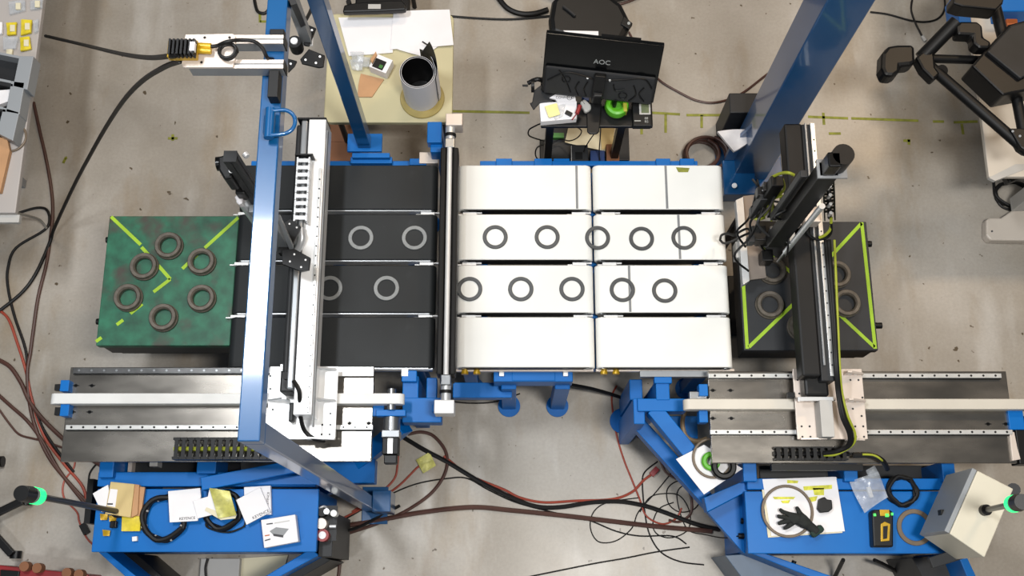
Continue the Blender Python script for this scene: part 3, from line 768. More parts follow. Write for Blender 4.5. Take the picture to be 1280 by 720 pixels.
mo = part('motor', MB().pr(350, 463, 366, 490, ZC + .11, ZC + .001), black, lr, .008)
for x, y in ((358, 470), (360, 481)):
    a = at(x, y, ZC + .11); part('motor_face', MB().cyl((a.x, a.y, ZC + .1), (a.x, a.y, ZC + .125), .018, 14), black_metal, mo, sm=True)
a = at(363, 484, ZC + .11); part('motor_cap', MB().cyl((a.x, a.y, ZC + .1), (a.x, a.y, ZC + .13), .01, 12), alu_white, mo, sm=True)
part('pulley_belt', MB().pr(361, 503, 367, 527, ZC + .05, ZC + .001), black, lr, .006)
part('hanger', MB().pr(350, 455, 361, 464, ZC + .05, ZC + .001), alu_white, lr, .002)
part('cable_run', MB().tube([at(367, 476, ZY + .02), at(374, 490, ZY + .02), at(375, 515, ZC + .12), at(380, 537, ZC + .06), at(392, 548, ZC + .03), at(405, 551, ZC - .03)], .010, 8), cable_black, lr, sm=True)
# vertical arm of the left robot
zt = 2.2; pz = at(372, 325, .98); zx, zy = pz.x, pz.y
def varm(parent, x, y, z0, z1, w, d, m, nm='vertical_profile'):
    return part(nm, MB().box((x - w / 2, y - d / 2, z0), (x + w / 2, y + d / 2, z1)), m, parent, .003)
pz = at(288, 196, zt); zx, zy = pz.x, pz.y
va = thing('vertical_arm', 'dark vertical profile arm passing beneath the blue gantry beam', 'robot arm', (zx, zy, 1.25))
v = varm(va, zx, zy, 1.25, zt, .05, .045, dark_grey)
part('groove', MB().box((zx - .004, zy - .0245, 1.26), (zx + .004, zy - .0226, zt - .005)), black, v)
part('groove', MB().box((zx + .0252, zy - .004, 1.26), (zx + .027, zy + .004, zt - .005)), black, v)
part('end_cap', MB().box((zx - .025, zy - .0225, zt), (zx + .025, zy + .0225, zt + .006)), dark_grey, v)
part('slider', MB().box((zx - .035, zy - .06, 1.2), (zx + .04, zy - .026, 1.75)), alu_grey, va, .004)
a = at(278, 207, 2.05)
ca = part('camera_box', MB().pp([(272, 196), (286, 191), (290, 222), (280, 224), (273, 212)], 2.08, 1.95), black, va, .008)
part('lens', MB().cyl(at(271, 205, 2.05), at(280, 204, 2.05), .028, 18), black_gloss, ca, sm=True)
part('cap', MB().cyl(at(289, 213, 2.08), at(289, 213, 2.10), .010, 12), alu_white, ca)
part('joint', MB().pr(294, 228, 306, 242, 1.9, 1.82), black, va, .006)
part('elbow', MB().pp([(293, 246), (298, 241), (304, 243), (303, 254), (298, 256)], 1.84, 1.80), bag_white, va, .004, label='white pipe elbow')
a = at(302, 250, 1.8); part('pipe', MB().cyl((a.x, a.y, 1.3), (a.x, a.y, 1.8), .022, 16), alu, va, sm=True, label='pale vertical pipe')
part('hook', MB().cyl(at(306, 192, 2.15), at(309, 196, 2.15), .012, 10), alu_white, va)
dot_plate(va, [(355, 278), (363, 273), (376, 283), (366, 306), (354, 300)], 1.28, [(362, 280), (371, 284.5)], .02)
dot_plate(va, [(352, 312), (368, 311), (388, 322), (386, 337), (376, 339), (353, 330)], 1.30, [(368, 318), (362.5, 327), (382, 325), (376.5, 334)], .02)
part('bracket', MB().pr(348, 290, 364, 316, 1.275, 1.22), black_metal, va, .003)
part('fork', MB().bar(at(348, 272, 1.5), at(364, 308, 1.28), .02, .03), alu_grey, va)

# ---------------------------------------------------------------- right robot
rr = thing('gantry_robot', 'black robot beam with white rail crossing the slate block', 'robot', at(1040, 505, ZP + .03))
cp = part('carriage', MB().pr(994, 461, 1081, 549, ZC, ZC - .014), alu_warm, rr, .002)
part('carriage_block', MB().pr(1000, 464, 1076, 476, ZC - .014, ZP + .0225), steel, rr, .002)
part('carriage_block', MB().pr(1000, 534, 1076, 546, ZC - .014, ZP + .0225), steel, rr, .002)
dots(cp, [(997, 463), (997, 475), (999, 492), (1002, 533), (1012, 533), (1003, 546), (1013, 546), (1063, 475), (1073, 475), (1066, 511), (1077, 520), (1069, 533), (1079, 533), (1070, 546), (1080, 546), (1078, 497)], ZC)
xa = at(980, 153, ZY).x; xb = at(1018.5, 153, ZY).x; yF = at(1045, 470, ZY).y; yB = at(1000, 154, ZY).y; wid = xb - xa
part('beam_cover', MB().box((xa, yF, ZC + .05), (xa + wid * .58, yB, ZY)), black_metal, rr, .01)
part('beam', MB().box((xa + wid * .585, yF - .02, ZC + .0005), (xb, yB, ZY - .012)), dark_grey, rr, .004)
part('silver_rail', MB().box((xa + wid * .66, yF + .05, ZY - .011), (xa + wid * .72, yB, ZY + .002)), alu_grey, rr, .001)
rl = part('rail', MB().box((xa + wid * .84, yF + .0, ZY - .011), (xb - .003, yB - .0, ZY + .004)), rail_m, rr, .001, label='white rail strip')
mb = MB()
for i in range(20):
    y = yF + .05 + (yB - .08 - yF) * i / 20; mb.cyl((xb - .013, y, ZY + .003), (xb - .013, y, ZY + .0055), .004, 8)
part('bolt_hole', mb, dark_grey, rl, kind='stuff')
part('support_plate', MB().pr(1026, 500, 1042, 546, ZC + .09, ZC + .001), grey_light, rr, .002)
mo = part('motor', MB().pr(1006, 465, 1036, 495, ZC + .09, ZC + .001), black, rr, .012)
part('motor_cap', MB().pr(1014, 457, 1032, 464, ZC + .12, ZC + .05), white_led, rr, .004)
for xx in ((996, 1040), (1056, 1081)):
    gusset(rr, xx[0], xx[1], 502, .07, alu_warm, True, -1 if xx[0] < 1000 else 1)
gusset(rr, 1054, 1078, 468, .07, alu_warm); gusset(rr, 1000, 1032, 549, .03, alu_warm, True, -1); gusset(rr, 1056, 1080, 550, .03, alu_warm)
part('top_strip', MB().pr(998, 496, 1042, 501, ZC + .085, ZC + .075), alu, rr, .001)
part('limit_switch', MB().pr(985, 490, 994, 497, ZC + .02, ZC - .01), black_metal, rr, .002)
for k, (o, m, r) in enumerate(((0, cable_black, .011), (7, yellow_green, .006), (-4, cable_black, .009))):
    part('cable_run', MB().tube([at(1036 + o, 300, ZY + .02), at(1043 + o * .6, 400, ZY + .02), at(1046 + o * .5, 455, ZY + .03), at(1049 + o * .5, 490, ZC + .14), at(1055 + o * .7, 520, ZC + .12), at(1064 + o * .7, 542, ZC + .08), at(1062 + o * .5, 556, ZC + .04), at(1046, 565 + o * .4, ZC), at(1030, 567 + o * .3, ZP + .06)], r, 8), m, rr, sm=True)
part('cable_run', MB().tube([at(1066, 569, ZP + .06), at(1088, 569, ZP + .06), at(1102, 575, ZP + .05), at(1109, 586, ZP - .05)], .013, 8), cable_black, rr, sm=True)
part('cable_run', MB().tube([at(1078, 568, ZP + .075), at(1092, 569, ZP + .075), at(1102, 575, ZP + .065), at(1106, 582, ZP - .02)], .005, 8), yellow_green, rr, sm=True)
zx, zy = at(968, 302, 1.2)[:2]
vr = thing('vertical_arm', 'tall black vertical robot arm with yellow wires by the slate block', 'robot arm', (zx, zy, .88))
varm(vr, zx, zy, 1.2, 2.1, .075, .06, black_metal, 'vertical_slide')
v = varm(vr, zx - .062, zy + .03, 1.45, 1.98, .03, .03, dark_grey)
part('groove', MB().box((zx - .066, zy + .0130, 1.46), (zx - .058, zy + .0146, 1.97)), black, v)
part('rod', MB().cyl((zx + .048, zy - .05, 1.2), (zx + .048, zy - .05, 1.82), .013, 14), alu, vr, sm=True, label='silver rod')
part('rod_tip', MB().cyl((zx + .048, zy - .05, 1.05), (zx + .048, zy - .05, 1.2), .007, 12), steel, vr, sm=True)
mo = part('motor', MB().cyl((zx + .03, zy + .02, 2.1), (zx + .03, zy + .02, 2.2), .042, 20), black, vr, sm=True)
part('motor_cap', MB().box((zx - .03, zy - .03, 2.1), (zx + .02, zy + .03, 2.2)), black_gloss, mo, .006)
part('motor_plate', MB().box((zx - .045, zy - .037, 2.09), (zx + .07, zy + .04, 2.1)), grey, vr)
part('arm_plate', MB().pr(1006, 258, 1026, 277, 1.26, 1.18), alu_warm, vr, .003)
part('arm_plate', MB().pr(986, 270, 1002, 281, 1.22, 1.165), alu_warm, vr, .003)
part('arm_plate', MB().pr(984, 287, 994, 301, 1.20, 1.165), grey_light, vr, .003)
yc0 = at(1035, 208, 1.75); yc1 = at(1037, 285, 1.25)
chain('cable_chain', [at(1034, 210, 1.78), at(1036, 240, 1.55), at(1037, 272, 1.3)], .05, .045, black, black, vr, .035)
for k in range(6):
    a = at(1034 + k * .4, 214 + k * 11, 1.78 - k * .085); part('chain_pin', MB().cyl(a, a + Vector((0, 0, .035)), .008, 8), grey_light, vr)
for k, (pts, m) in enumerate(((((1039, 280, 1.3), (1039, 290, 1.25), (1033, 297, 1.22), (1020, 299, 1.2), (1010, 292, 1.2), (1007, 282, 1.2)), black),
                              (((1039, 272, 1.32), (1038, 286, 1.27), (1031, 294, 1.24), (1024, 297, 1.22)), yellow_green),
                              (((993, 219, 1.7), (985, 216, 1.7), (975, 217, 1.65), (964, 222, 1.6)), yellow_green),
                              (((978, 224, 1.6), (980, 236, 1.55), (972, 245, 1.5), (962, 250, 1.45), (960, 262, 1.4), (955, 270, 1.3)), yellow_green),
                              (((942, 256, 1.3), (940, 268, 1.3), (946, 274, 1.3), (956, 272, 1.3)), yellow_green),
                              (((950, 290, 1.2), (950, 305, 1.1), (955, 313, 1.0)), black))):
    part('wire', MB().tube([at(*p) for p in pts], .007, 8), m, vr, sm=True)
random.seed(5)
for k in range(9):
    p0 = at(random.uniform(940, 985), random.uniform(222, 262), random.uniform(1.35, 1.6)); p1 = p0 + Vector((random.uniform(-.08, .08), random.uniform(-.12, .0), random.uniform(-.2, .05)))
    p2 = p1 + Vector((random.uniform(-.08, .02), random.uniform(-.10, .02), random.uniform(-.15, 0))); p3 = p2 + Vector((random.uniform(-.03, .08), random.uniform(-.06, .02), -.08))
    part('wire', MB().tube([p0, p1, p2, p3], .0055, 6), (black, black, dark_grey, yellow_green)[k % 4], vr, sm=True)
for x, y, z in ((952, 238, 1.5), (944, 262, 1.35), (960, 232, 1.55), (966, 262, 1.3)):
    part('valve', MB().pr(x - 5, y - 5, x + 5, y + 6, z, z - .05), black, vr, .003)
    part('fitting', MB().cyl(at(x + 3, y, z), at(x + 3, y, z + .02), .008, 10), steel, vr, sm=True)
sl = part('gripper_slide', MB().bar(at(972, 226, 1.62), at(944, 268, 1.28), .055, .05), black_metal, vr, .004)
part('short_rod', MB().cyl(at(965, 285, 1.2), at(957, 307, 1.05), .011, 12), alu_grey, vr, sm=True)
part('gripper_slide', MB().bar(at(955, 246, 1.5), at(940, 270, 1.3), .03, .03), dark_grey, vr, .003)
part('gripper', MB().pr(953, 311, 967, 326, .99, .90), black, vr, .006)
part('gripper_finger', MB().cyl(at(948, 291, 1.05), at(963, 304, 1.0), .012, 10), alu_grey, vr, sm=True)
part('valve_block', MB().pr(940, 282, 958, 300, 1.2, 1.12), black, vr, .004)
part('valve', MB().pr(936, 293, 944, 302, 1.22, 1.15), dark_grey, vr, .003)
part('carrier', MB().pr(948, 276, 1000, 300, 1.16, 1.06), black_metal, vr, .003)
cable([(900, 300, .95), (902, 294, 1.0), (909, 292, 1.05), (918, 294, 1.1), (926, 289, 1.12), (934, 286, 1.14), (938, 290, 1.15), (930, 294, 1.12), (924, 297, 1.1), (914, 302, 1.0), (905, 304, .93), (900, 300, .9)], .006, cable_black, 'loose black wire loop hanging off the robot toward the white belt')
# sheet metal guide between white belts and slate block
gd = thing('metal_guide', 'bent bare-metal guide plate standing between white belts and slate block', 'guide', at(938, 300, .80))
part('face_plate', MB().pp([(929, 245), (946, 243), (958, 347), (936, 350)], .90, .885), mat('dull_sheet_metal', (132, 122, 114), .4, .4, .1, 8), gd, .001)
part('upright_flange', MB().pp([(920, 250), (929, 246), (937, 351), (929, 356)], .93, .88), alu, gd, .001)
part('bracket', MB().pr(920, 302, 926, 322, .88, .80), grey_light, gd, .002)
part('leg', MB().pr(934, 247, 944, 253, .885, 0), dark_grey, gd)

# ---------------------------------------------------------------- blue column, upper right
co = thing('steel_column', 'thick blue steel column rising from the floor at the right rear', 'column', at(930, 225, 0))
pc = at(1055, 0, 1.0)
ax, ay = at(914, 226, 0)[:2]
part('shaft', MB().box((ax, ay, .02), (ax + .20, ay + .20, 5.2)), blue2, co, .006)
part('base_plate', MB().box((ax - .09, ay - .05, 0), (ax + .30, ay + .28, .02)), blue2, co, .004)
part('gusset', MB().prism([(ax - .06, ay + .08, .35), (ax, ay + .08, .6), (ax, ay + .1, .6), (ax - .06, ay + .1, .35)], .02), blue2, co)
part('foot_box', MB().pr(904, 200, 944, 243, .12, .0), blue2, co, .006)
part('foot_bolt', MB().cyl(at(918, 232, .12), at(918, 232, .15), .015, 10), steel, co)
bx = thing('speaker_box', 'black box on the floor behind the white belts with bag on it', 'box', at(935, 150, 0))
part('shell', MB().pr(912, 116, 985, 141, .42, .0), dark_grey, bx, .006)
part('front_plate', MB().pr(914, 141.4, 984, 145, .36, .05), black, bx)
solo('plastic_bag', MB().sheet([(896, 166), (944, 162), (938, 178), (917, 190)], .44, .02, .03, 8), bag_white, 'crumpled white plastic bag draped over the black box', 'bag', sm=True)
for k, (dx, r) in enumerate(((0, .10), (.03, .12))):
    a = at(876, 195, .02 + .03 * k)
    solo('cable_coil', MB().tube([a + Vector((r * math.cos(t * .55) + dx, r * .9 * math.sin(t * .55), .002 * t)) for t in range(26)], .011, 8, 3), cable_brown,
         ['dark brown hose coil on the floor behind the white belts', 'larger loose hose coil lying over the brown coil'][k], 'hose', sm=True)

# ---------------------------------------------------------------- table with the roll
zt_ = .73
tb = thing('work_table', 'cream folding table strewn with papers behind the black belts', 'table', at(486, 90, 0))
pts = []
x0 = at(407, 100, zt_).x; x1 = at(566, 100, zt_).x; y0 = at(480, 153, zt_).y; y1 = at(480, 17, zt_).y; rr_ = .04
for cx, cy, s0 in ((x1 - rr_, y1 - rr_, 0), (x0 + rr_, y1 - rr_, 1), (x0 + rr_, y0 + rr_, 2), (x1 - rr_, y0 + rr_, 3)):
    for i in range(5): t = PI / 2 * (s0 + i / 4); pts.append((cx + rr_ * math.cos(t), cy + rr_ * math.sin(t), zt_))
part('tabletop', MB().prism(pts, zt_ - .035), cream, tb, .006)
for x in (x0 + .06, x1 - .06):
    for y in (y0 + .08, y1 - .08):
        part('leg', MB().cyl((x, y, 0), (x, y, zt_ - .035), .016, 12), dark_grey, tb, sm=True)
solo('paper_sheet', MB().sheet([(423, 22), (492, 22), (491, 66), (436, 70)], zt_ + .006, .001, .003), paper, 'flat white drawing sheet at the left rear of the cream table', 'paper')
solo('paper_sheet', MB().sheet([(492, 15), (562, 12), (567, 57), (488, 62)], zt_ + .011, .001, .008), paper, 'large curling white sheet at the right rear of the cream table', 'paper', sm=True)
solo('paper_sheet', MB().sheet([(492, 60), (553, 54), (530, 71), (500, 63)], zt_ + .009, .001, .004), paper, 'corner of white sheet curling toward the black and white roll', 'paper', sm=True)
solo('cardboard_scrap', MB().pp([(451, 92), (480, 99), (465, 121), (459, 121), (447, 121), (448, 106)], zt_ + .008, zt_ + .002), card, 'torn piece of tan cardboard on the cream table', 'cardboard')
gb = thing('device_box', 'small open white box with green device on the cream table', 'box', at(476, 80, zt_))
def rbox(name, cx, cy, z, ax_, ay_, h, ang, m, parent, bev=.002):
    c = at(cx, cy, z); ux = Vector((math.cos(ang), math.sin(ang), 0)); uy = Vector((-math.sin(ang), math.cos(ang), 0))
    top = [c + ux * (sx * ax_ / 2) + uy * (sy * ay_ / 2) for sx, sy in ((-1, -1), (1, -1), (1, 1), (-1, 1))]
    return part(name, MB().prism(top, z - h), m, parent, bev) if parent else MB().prism(top, z - h)
rbox('carton', 476, 79, zt_ + .07, .10, .085, .069, -.42, paper, gb)
rbox('insert', 474, 80, zt_ + .073, .062, .055, .004, -.42, black, gb)
rbox('device', 476, 83, zt_ + .076, .02, .02, .004, -.42, green_dark, gb, .001)
part('flap', MB().pp([(463, 74), (470, 64), (471, 68), (465, 79)], zt_ + .085, zt_ + .06), card, gb)
for k, (x, y) in enumerate(((447, 72), (455, 78), (446, 82))):
    a = at(x, y, zt_ + .02); mb = MB(); random.seed(k)
    mb.sheet([(x - 9, y - 7), (x + 8, y - 6), (x + 7, y + 6), (x - 6, y + 5)], zt_ + .025, .012, .015, 5)
    solo('film_scrap', mb, clear, ['crumpled clear film scrap nearest the sheet on cream table', 'crumpled clear film scrap against the small white box', 'crumpled clear film scrap nearest the blue post'][k], 'film', 'film scraps on the table', sm=True)
ro = thing('sheet_roll', 'upright white roll of black-lined sheet with loose flap on cream table', 'roll', at(527, 128, zt_ + .012))
rc = at(527, 119, zt_ + .012); rad = .097
mb = MB(); n = 70; vs = []; hts = []
for i in range(n + 1):
    t = i / n; ang = 2 * PI * (2.2 * t) + .25; r = rad - .018 * (1 - t)
    if t > .93: r += (t - .93) * .5
    vs.append((r * math.cos(ang), r * math.sin(ang)))
h_ = .27; th = .0025
def spiral(th0, m, nm):
    mb = MB(); V = []
    for (x, y) in vs:
        l = math.hypot(x, y); k = (l + th0) / l
        V += [(rc.x + x * k, rc.y + y * k, rc.z), (rc.x + x * k, rc.y + y * k, rc.z + h_), (rc.x + x * (k - .018), rc.y + y * (k - .018), rc.z + h_), (rc.x + x * (k - .018), rc.y + y * (k - .018), rc.z)]
    fs = []
    for i in range(n):
        for q in range(4): fs.append((i * 4 + q, i * 4 + (q + 1) % 4, (i + 1) * 4 + (q + 1) % 4, (i + 1) * 4 + q))
    fs += [(0, 1, 2, 3), (n * 4 + 3, n * 4 + 2, n * 4 + 1, n * 4)]
    mb.add(V, fs); return part(nm, mb, m, ro, 0, True)
part('dark_disc', MB().cyl(rc, rc + Vector((0, 0, .02)), rad - .021, 28), black, ro)  # black disc added at the bottom so the roll's inside looks dark
spiral(0, paper, 'white_layer'); spiral(-.002, black, 'black_layer')
# flap of the loose end curling up beyond the rim
V = []; nF = 16
for i in range(nF + 1):
    t = i / nF; a_ = -.35 + 1.75 * t; r = rad + .004 + .012 * t
    hi = h_ * (1 + .62 * (t / .68) ** 1.3 if t < .68 else 1 + .62 * (1 - t) / .32); lo = h_ * (.02 + .9 * t ** 3)
    V += [(rc.x + r * math.cos(a_), rc.y + r * math.sin(a_), rc.z + lo), (rc.x + r * math.cos(a_), rc.y + r * math.sin(a_), rc.z + hi)]
fl_ = [(2 * i, 2 * i + 1, 2 * i + 3, 2 * i + 2) for i in range(nF)]
inn = [((v[0] - rc.x) * .985 + rc.x, (v[1] - rc.y) * .985 + rc.y, v[2]) for v in V]
part('loose_flap', MB().add(inn, fl_), black, ro, 0, True, label='black inside of the loose flap')
part('flap_back', MB().add(V, fl_), paper, ro, 0, True)
a = at(528, 123, zt_ + .002)
solo('base_ring', MB().ring((a.x, a.y, zt_ + .0005), .118, .075, .011), mat('olive_ring', (150, 134, 78), .5), 'olive flat ring under the upright roll on the cream table', 'ring', sm=True)
pen = solo('pen', MB().cyl(at(528, 52, zt_ + .03), at(536, 57, zt_ + .03), .004, 8), dark_grey, 'short grey pen on the curling white sheet', 'pen')
# chair back behind the table
chr_ = thing('folding_chair', 'black plastic chair pushed behind the cream table', 'chair', at(468, 20, 0))
zc_ = .84
pts = [(428, 15), (430, 6), (445, 3), (488, 0), (503, 0), (508, 6), (507, 12), (470, 14)]
cbk = part('backrest', MB().pp(pts, zc_, zc_ - .04), black, chr_, .008)
part('handle_slot', MB().pr(460, 5, 476, 11, zc_ + .001, zc_ - .01), grey_light, cbk, .002)
pL = at(436, 3, .8); pR = at(500, -1, .8)
for p in (pL, pR):
    part('leg', MB().cyl((p.x, p.y, 0), (p.x, p.y, .81), .014, 12), black_metal, chr_, sm=True)
    part('leg', MB().cyl((p.x, p.y + .42, 0), (p.x, p.y + .38, .45), .014, 12), black_metal, chr_, sm=True)
part('seat', MB().box((pL.x - .02, pL.y + .02, .44), (pR.x + .02, pL.y + .44, .47)), black, chr_, .01)
# brown cardboard boxes below the table front
for k, (a_, b_, c_x, d_, z) in enumerate(((408, 150, 441, 206, .30), (396, 158, 407, 206, .36))):
    bxx = thing('cardboard_box', ['brown cardboard box on the floor below the cream table', 'narrow brown cardboard box beside the aluminium beam end'][k], 'box', at((a_ + c_x) / 2, 180, 0))
    part('carton', MB().pr(a_, b_, c_x, d_, z, 0), rust_card, bxx, .003)
    part('flap', MB().pr(a_, b_, c_x, (b_ + d_) / 2 - 1, z + .004, z + .0005), rust_card, bxx)

# ---------------------------------------------------------------- workstation with the monitor
ws = thing('workstation_stand', 'narrow black computer stand behind the white belts', 'stand', at(745, 150, 0))
zs_ = .95
part('shelf', MB().pr(676, 96, 815, 158, zs_, zs_ - .025), black, ws, .003)
part('shelf', MB().pr(683, 130, 786, 200, .45, .43), dark_grey, ws, .003)
for x in (688, 778):
    a = at(x, 152, zs_); part('upright', MB().box((a.x - .02, a.y - .02, 0), (a.x + .02, a.y + .03, zs_ - .025)), black, ws, .003)
    part('foot', MB().box((a.x - .03, a.y - .25, 0), (a.x + .03, a.y + .3, .04)), black, ws, .004)
mn = thing('computer_monitor', 'black flat monitor seen from behind on the computer stand', 'monitor', at(745, 120, zs_))
bl = at(679, 114, 1.03); br = at(818, 129, 1.03)
tl = at(680, 41, 1.36); tr = at(829, 58, 1.36)
ux = ((br - bl) + (tr - tl)).normalized(); mid0 = (bl + br) / 2; mid1 = (tl + tr) / 2
uv = (mid1 - mid0); uv = (uv - ux * uv.dot(ux)); hh = uv.length; uv.normalize(); nn = ux.cross(uv).normalized()
if nn.z < 0: nn = -nn
ww = ((br - bl).length + (tr - tl).length) / 4
mc = (mid0 + mid1) / 2
def slab(x0, x1, y0, y1, n0, n1):
    f = lambda x, y, n: mc + ux * x + uv * y + nn * n
    vs = [f(x0, y0, n0), f(x1, y0, n0), f(x1, y1, n0), f(x0, y1, n0), f(x0, y0, n1), f(x1, y0, n1), f(x1, y1, n1), f(x0, y1, n1)]
    return MB().add(vs, [(3, 2, 1, 0), (4, 5, 6, 7), (0, 1, 5, 4), (1, 2, 6, 5), (2, 3, 7, 6), (3, 0, 4, 7)])
sh = part('back_shell', slab(-ww, ww, -hh / 2, hh / 2, -.03, 0), black_gloss, mn, .004)
part('lower_shell', slab(-ww * .96, ww * .96, -hh / 2, -hh * .02, 0, .018), dark_grey, mn, .012)
def relief(pts, r=.004):
    return MB().tube([mc + ux * x * ww + uv * y * hh + nn * .02 for x, y in pts], r, 6)
for ptsr in ([(-.9, -.25), (-.6, -.08), (-.3, -.1), (-.12, -.14)], [(.12, -.14), (.4, -.1), (.75, -.04), (.92, -.2)], [(-.72, -.05), (-.6, -.2), (-.48, -.42)],
             [(.6, -.18), (.66, -.34), (.56, -.46)], [(-.35, -.22), (-.4, -.34), (-.34, -.46)], [(-.2, -.2), (-.25, -.34), (-.2, -.46)],
             [(.25, -.2), (.3, -.3), (.45, -.26)], [(.78, -.2), (.72, -.32), (.82, -.44)]):
    part('relief_line', relief(ptsr), black, mn, sm=True)
for cx, cy in ((-.58, -.2), (.44, -.38)):
    part('relief_ring', MB().tube([mc + ux * (cx * ww + .02 * math.cos(t * PI / 6)) + uv * (cy * hh + .02 * math.sin(t * PI / 6)) + nn * .02 for t in range(13)], .003, 6, 2), black, mn, sm=True)
Mx = Matrix((ux.to_4d(), uv.to_4d(), nn.to_4d(), (0, 0, 0, 1))).transposed()
Mx = Matrix.Translation(mc + uv * hh * .12 + ux * 0.0 + nn * .0012) @ Mx.to_3x3().to_4x4()
text('logo', 'AOC', .038, Mx, logo, mn)
part('hinge', slab(-.028, .028, -hh * .42, -hh * .02, .018, .05), black, mn, .006)
for x in (-.06, .05):
    c = mc + ux * x - uv * hh * .13 + nn * .02; part('screw', MB().cyl(c, c + nn * .003, .006, 10), white_led, mn)
hp = mc - uv * hh * .3 + nn * .05
ftp = at(742, 156, zs_ + .02)
part('stand_neck', MB().bar(hp, Vector((hp.x, ftp.y + .12, zs_ + .05)), .05, .04), black, mn, .008)
part('stand_foot', MB().pp([(733, 128), (752, 128), (749, 164), (746, 167), (737, 167), (734, 164)], zs_ + .016, zs_ + .001), black, mn, .004)
part('top_clip', slab(-.02, ww * .6, hh / 2, hh / 2 + .012, -.028, -.01), black, mn)
solo('white_sheet', MB().pp([(704, 38), (748, 39), (748, 49), (718, 48)], .856, .8515), paper, 'white sheet sticking out behind the top of the monitor', 'paper')
bb = thing('office_chair', 'big black padded seat back behind the monitor', 'seat', at(740, 20, 0))
zk = .85
part('cushion', MB().pp([(686, 22), (690, 0), (700, -12), (756, -12), (778, 4), (790, 28), (778, 50), (744, 56), (700, 44), (688, 40)], zk, zk - .10), black, bb, .03)
part('corner_tab', MB().pp([(780, 20), (791, 29), (786, 36), (776, 30)], zk + .01, zk - .02), black_metal, bb, .003)
part('ring', MB().cyl(at(786, 29, zk + .01), at(786, 29, zk + .014), .008, 10), logo, bb)
part('strap', MB().tube([at(704, 8, zk + .01), at(712, 14, zk + .012), at(719, 20, zk + .01)], .008, 6), dark_grey, bb, sm=True)
part('pedestal', MB().cyl(at(740, 10, 0), at(740, 10, zk - .1), .035, 16), black_metal, bb, sm=True)
a = at(740, 10, 0)
for i in range(5):
    t = 2 * PI * i / 5 + .3
    part('base_arm', MB().bar((a.x, a.y, .06), (a.x + .28 * math.cos(t), a.y + .28 * math.sin(t), .05), .05, .04), black, bb)
    part('caster', MB().cyl((a.x + .28 * math.cos(t), a.y + .28 * math.sin(t) - .02, .03), (a.x + .28 * math.cos(t), a.y + .28 * math.sin(t) + .02, .03), .03, 14), black, bb, sm=True)
cable([(622, -4), (634, 10), (650, 17), (668, 17), (685, 12)], .017, cable_black, 'thick black hose curving in left of the black seat back', 'hose', cat='hose')
# things on the stand shelf
zz = zs_ + .001
sb_ = thing('packing_box', 'flat white box with note and parts on the computer stand', 'box', at(697, 138, zz))
part('carton', MB().pp([(674, 128), (721, 126), (721, 148), (676, 152)], zz + .05, zz), paper, sb_, .003)
part('lid_flap', MB().pp([(685, 122), (699, 115), (719, 119), (720, 127), (697, 128), (694, 124)], zz + .054, zz + .04), paper, sb_, .001)
text('print', 'CONNECO', .018, flatM(706, 122, zz + .0552, -.02), ink, sb_)
part('print_ring', MB().tube([at(712 + 3 * math.cos(t * PI / 4), 122 + 3 * math.sin(t * PI / 4), zz + .055) for t in range(9)], .0012, 5, 2), ink, sb_)
solo('sticky_note', MB().sheet([(681, 133), (696, 129), (700, 143), (686, 147)], zz + .062, .004, .003), mat('pale_yellow_note', (226, 220, 150), .7), 'pale yellow note pad on the white box at the stand', 'note')
solo('film_scrap', MB().sheet([(684, 134), (707, 130), (703, 146), (694, 150)], zz + .055, .002, .004), clear, 'crumpled clear film under the yellow note on the stand', 'film', sm=True)
solo('dongle', rbox('', 711, 141, zz + .066, .035, .02, .015, -.5, black, None), black, 'small black plug on the white box at the stand', 'plug', bevel=.002)
solo('screwdriver', MB().cyl(at(721, 142, zz + .07), at(725, 132, zz + .07), .011, 12).cyl(at(715, 150, zz + .066), at(721, 142, zz + .07), .003, 8), red, 'red handled screwdriver beside the white box on the stand', 'screwdriver', sm=True)
ms = thing('computer_mouse', 'white computer mouse lying on the black stand shelf', 'mouse', at(733, 132, zz))
part('shell', MB().pp([(725, 127), (731, 123), (739, 131), (739, 136), (734, 140), (730, 139)], zz + .03, zz), grey_light, ms, .01)
part('button_split', MB().bar(at(727, 125, zz + .0305), at(731, 130, zz + .0305), .002, .001), dark_grey, ms)
solo('blue_clip', MB().pp([(727, 121), (737, 120), (736, 126), (731, 124)], zz + .02, zz), mid_blue, 'small blue clip above the white mouse', 'clip', bevel=.002)
gc = at(770, 137, zz)
cu = thing('green_cup', 'bright green round tape dispenser pot on the black stand shelf', 'pot', gc)
part('pot', MB().lathe([(.035, 0), (.055, .012), (.062, .04), (.056, .065), (.045, .07), (.034, .066), (.032, .02), (.0, .015)], gc, 28), green_cup, cu, 0, True)
part('yellow_tab', MB().pr(779, 128, 784, 139, zz + .07, zz + .02), mat('olive_yellow', (150, 150, 40), .5), cu, .003)
part('tips', MB().cyl((gc.x - .01, gc.y + .01, .97), (gc.x - .01, gc.y + .012, 1.05), .01, 8), black, cu)
mt = thing('multimeter', 'black meter with small square screen on the stand', 'meter', at(802, 142, zz))
part('case', MB().pr(791, 124, 814, 157, zz + .045, zz), black_metal, mt, .004)
part('bezel', MB().pr(799, 124.5, 813, 143, zz + .049, zz + .045), grey_light, mt, .001)
part('screen', MB().pr(801.5, 127, 811, 141, zz + .051, zz + .049), lcd, mt)
text('print', '88\nRS', .018, flatM(808, 150, zz + .0465), logo, mt)
part('print_line', MB().pr(793, 150.4, 801, 151.6, zz + .0458, zz + .045), logo, mt)
